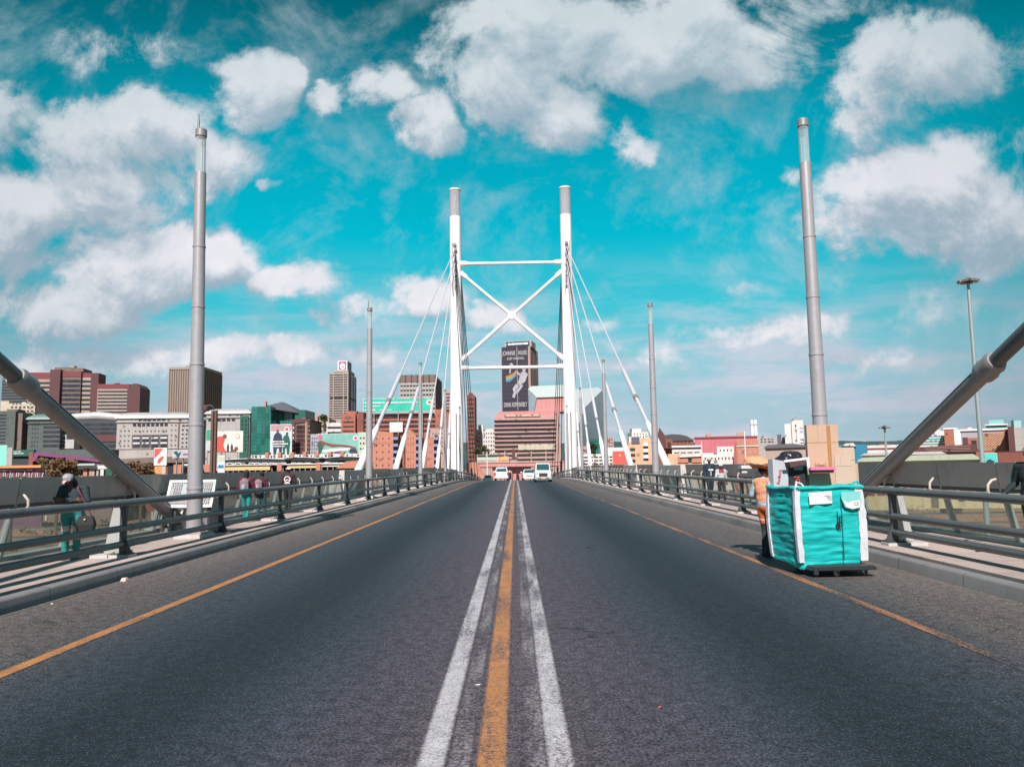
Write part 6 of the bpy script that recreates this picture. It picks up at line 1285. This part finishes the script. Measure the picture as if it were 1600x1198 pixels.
# ------------------------------------------------------------------ vehicles
M_CARW = pm('car_white', (.82, .82, .84), .25, .0, var=.02, coat=.6); M_CARS = pm('car_silver', (.55, .56, .60), .25, .5, var=.03, coat=.6)
G_CAR = pm('car_glass', (.03, .09, .09), .05, .0, var=.05, spec=.8); M_TYRE = pm('tyre', (.025, .025, .025), .8); M_RIM = pm('rim', (.4, .4, .42), .3, .8); M_LAMP = pm('headlight_glass', (.75, .75, .72), .15, .2, var=.1); M_TAIL = pm('tail_red', (.55, .03, .03), .25, var=.1); M_TRIM = pm('trim_black', (.03, .03, .035), .5)
def car(label, loc, rz, paint, kind, front=True):
    """the end facing the viewer is at local -Y"""
    t = thing('car', label, 'car', loc, rz, 'cars on the bridge'); L, Wd, Ht = {'van': (4.5, .92, 2.0), 'sedan': (4.4, .86, 1.45), 'suv': (4.3, .90, 1.72)}[kind]
    # stations: y, z low, z belt, half width, z roof, half width at roof
    if kind == 'van': S = [(0, .42, .95, .80, .96, .78), (.12, .30, 1.02, .89, 1.05, .80), (.75, .28, 1.08, .92, 1.14, .76), (1.35, .28, 1.12, .92, 1.92, .70), (1.7, .28, 1.12, .92, 2.0, .72), (4.1, .28, 1.12, .92, 1.98, .72), (4.45, .35, 1.1, .88, 1.7, .74), (4.5, .45, 1.0, .8, 1.1, .74)]
    elif kind == 'sedan': S = [(0, .40, .66, .70, .68, .66), (.15, .25, .74, .83, .78, .72), (1.0, .22, .86, .86, .92, .72), (1.75, .22, .92, .86, 1.38, .58), (2.2, .22, .92, .86, 1.45, .60), (3.0, .22, .92, .86, 1.42, .60), (3.7, .22, .95, .86, 1.02, .70), (4.3, .28, .9, .80, .95, .68), (4.4, .45, .8, .7, .85, .66)]
    else: S = [(0, .50, .95, .78, .98, .72), (.12, .32, 1.02, .88, 1.10, .74), (.35, .30, 1.04, .90, 1.58, .64), (.65, .28, 1.05, .90, 1.70, .64), (2.6, .28, 1.02, .90, 1.72, .66), (3.2, .28, 1.0, .90, 1.1, .72), (4.1, .30, .92, .86, .96, .70), (4.3, .45, .8, .75, .85, .66)]
    def ring(s): y, zl, zb, w, zt_, wt = s; y -= L/2; return [(-w*.92, y, zl), (w*.92, y, zl), (w, y, (zl+zb)/2), (w*.985, y, zb), (wt+.03, y, zt_-.04), (wt-.08, y, zt_), (-wt+.08, y, zt_), (-wt-.03, y, zt_-.04), (-w*.985, y, zb), (-w, y, (zl+zb)/2)]
    part('body', MB().rings([ring(s) for s in S]), paint, t)
    i = {'van': 2, 'sedan': 2, 'suv': 1}[kind]; A, B = S[i], S[i+1]
    def gq(f0, f1, k0, k1, off):
        r_ = []
        for f, kk in ((f0, k0), (f1, k1)):
            y = A[0]+(B[0]-A[0])*f-L/2; z = A[4]+(B[4]-A[4])*f; w = (A[5]+(B[5]-A[5])*f)*kk; r_ += [(w, y, z), (-w, y, z)] if r_ else [(-w, y, z), (w, y, z)]
        return [Vector(p)+Vector((0, -off, off*.6)) for p in r_]
    q = gq(.10, .93, .93, .93, .02); q2 = gq(.10, .93, .93, .93, -.01); part('windscreen' if front else 'rear_window', MB().rings([q, q2]), G_CAR, t)
    for s in (-1, 1):
        w_ = MB(); zb_, zt_ = S[3][2]+.03, S[4][4]-.12; ya, yb = S[3][0]+.1-L/2, {'van': 4.0, 'sedan': 3.1, 'suv': 2.7}[kind]-L/2
        w_.rings([[(s*(.86+.06 if kind == 'van' else .865), ya, zb_), (s*(.86+.06 if kind == 'van' else .865), yb+.2, zb_), (s*(S[4][5]+.055), yb, zt_), (s*(S[4][5]+.055), ya+.25, zt_)], [(s*.7, ya, zb_), (s*.7, yb, zb_), (s*.6, yb, zt_), (s*.6, ya+.2, zt_)]]); part('side_window', w_, G_CAR, t)
        zz = S[1][2]-.16
        part('headlight' if front else 'tail_light', MB().box(min(s*.52, s*.84), max(s*.52, s*.84), -L/2-.03, -L/2+.25, zz-.10, zz+.09) if front else MB().box(min(s*.70, s*.90), max(s*.70, s*.90), -L/2-.03, -L/2+.25, zz-.16, zz+.2), M_LAMP if front else M_TAIL, t)
        part('mirror', MB().ball((s*(.90+.12), -L/2+(1.5 if front else 3.0), S[3][2]+.12), (.12, .06, .09), 8), paint if kind != 'van' else M_TRIM, t)
        for yy in (.85, L-.9):
            w_ = MB().cyl((s*(Wd-.22), yy-L/2, .33), (s*(Wd+.0), yy-L/2, .33), .33, n=20); wh = part('wheel', w_, M_TYRE, t); part('rim', MB().cyl((s*(Wd-.0), yy-L/2, .33), (s*(Wd+.012), yy-L/2, .33), .20, n=14), M_RIM, wh)
    zb_ = S[0][1]; part('bumper', MB().prism([(-Wd*.96, zb_-.16), (-Wd*.98, zb_+.10), (Wd*.98, zb_+.10), (Wd*.96, zb_-.16)], -L/2-.10, -L/2+.2), paint if kind != 'van' else M_CARS, t)
    part('number_plate', MB().box(-.25, .25, -L/2-.13, -L/2-.10, zb_-.08, zb_+.05), C_YEL if kind == 'van' else C_WHT, t)
    if front: part('grille', MB().box(-.45, .45, -L/2-.03, -L/2+.1, zb_+.14, S[0][2]-.05), M_TRIM, t)
    if kind == 'van': part('lower_grille', MB().box(-.6, .6, -L/2-.12, -L/2-.05, zb_-.12, zb_-.02), M_TRIM, t)
    return t
def on_road(px, Y, tx=0): return Vector((pix(px, 745, Y).x+tx, Y, zr(Y)))
car('white people carrier driving towards the camera in the right lane', on_road(847.8, 84), 0, M_CARW, 'van')
car('white sedan half hidden behind the white people carrier, close to the centre line', on_road(826, 104), R(2), M_CARW, 'sedan')
car('white hatchback driving away in the left lane', on_road(784, 100), R(0), M_CARW, 'suv', front=False)

car('white car low beyond the crest by the left guard rail', on_road(762, 150), R(4), M_CARW, 'sedan', front=False)

# ------------------------------------------------------------------ litter
def litter(name, label, px, py, pts, mat, h=.03):
    a = pix(px, py, 10)-CAM_LOC; p = CAM_LOC+a*(-CAM_LOC.z/a.z)
    m = MB(); m.rings([[(x, y, .004) for x, y in pts], [(x*.8+.01, y*.8, h+.006) for x, y in pts]]); o = m.build(name, mat, None, (p.x, p.y, .002)); tag(o, label, 'litter')
litter('crumpled_paper', 'crumpled pinkish paper on the road beside the left kerb', 194, 908, [(-.05, -.03), (.04, -.04), (.06, .02), (.0, .05), (-.05, .03)], pm('litter_pink', (.75, .52, .50), .8), .05)
litter('paper_scrap', 'tiny pale green scrap on the road near the left kerb', 81, 944, [(-.02, -.01), (.02, -.015), (.025, .015), (-.015, .02)], C_MINT, .01)
litter('paper_stick', 'thin white stick on the road between the white and orange centre lines', 746, 1071, [(-.020, -.004), (.020, .002), (.019, .006), (-.021, .0)], C_WHT, .006)
litter('bottle_cap', 'small pink cap on the road in the right lane near the camera', 1030, 1106, [(.01*math.cos(k), .01*math.sin(k)) for k in range(6)], C_PRED, .008)
for o in list(bpy.data.objects):
    if o.type == 'MESH' and o.name.startswith('tmp'): bpy.data.objects.remove(o)
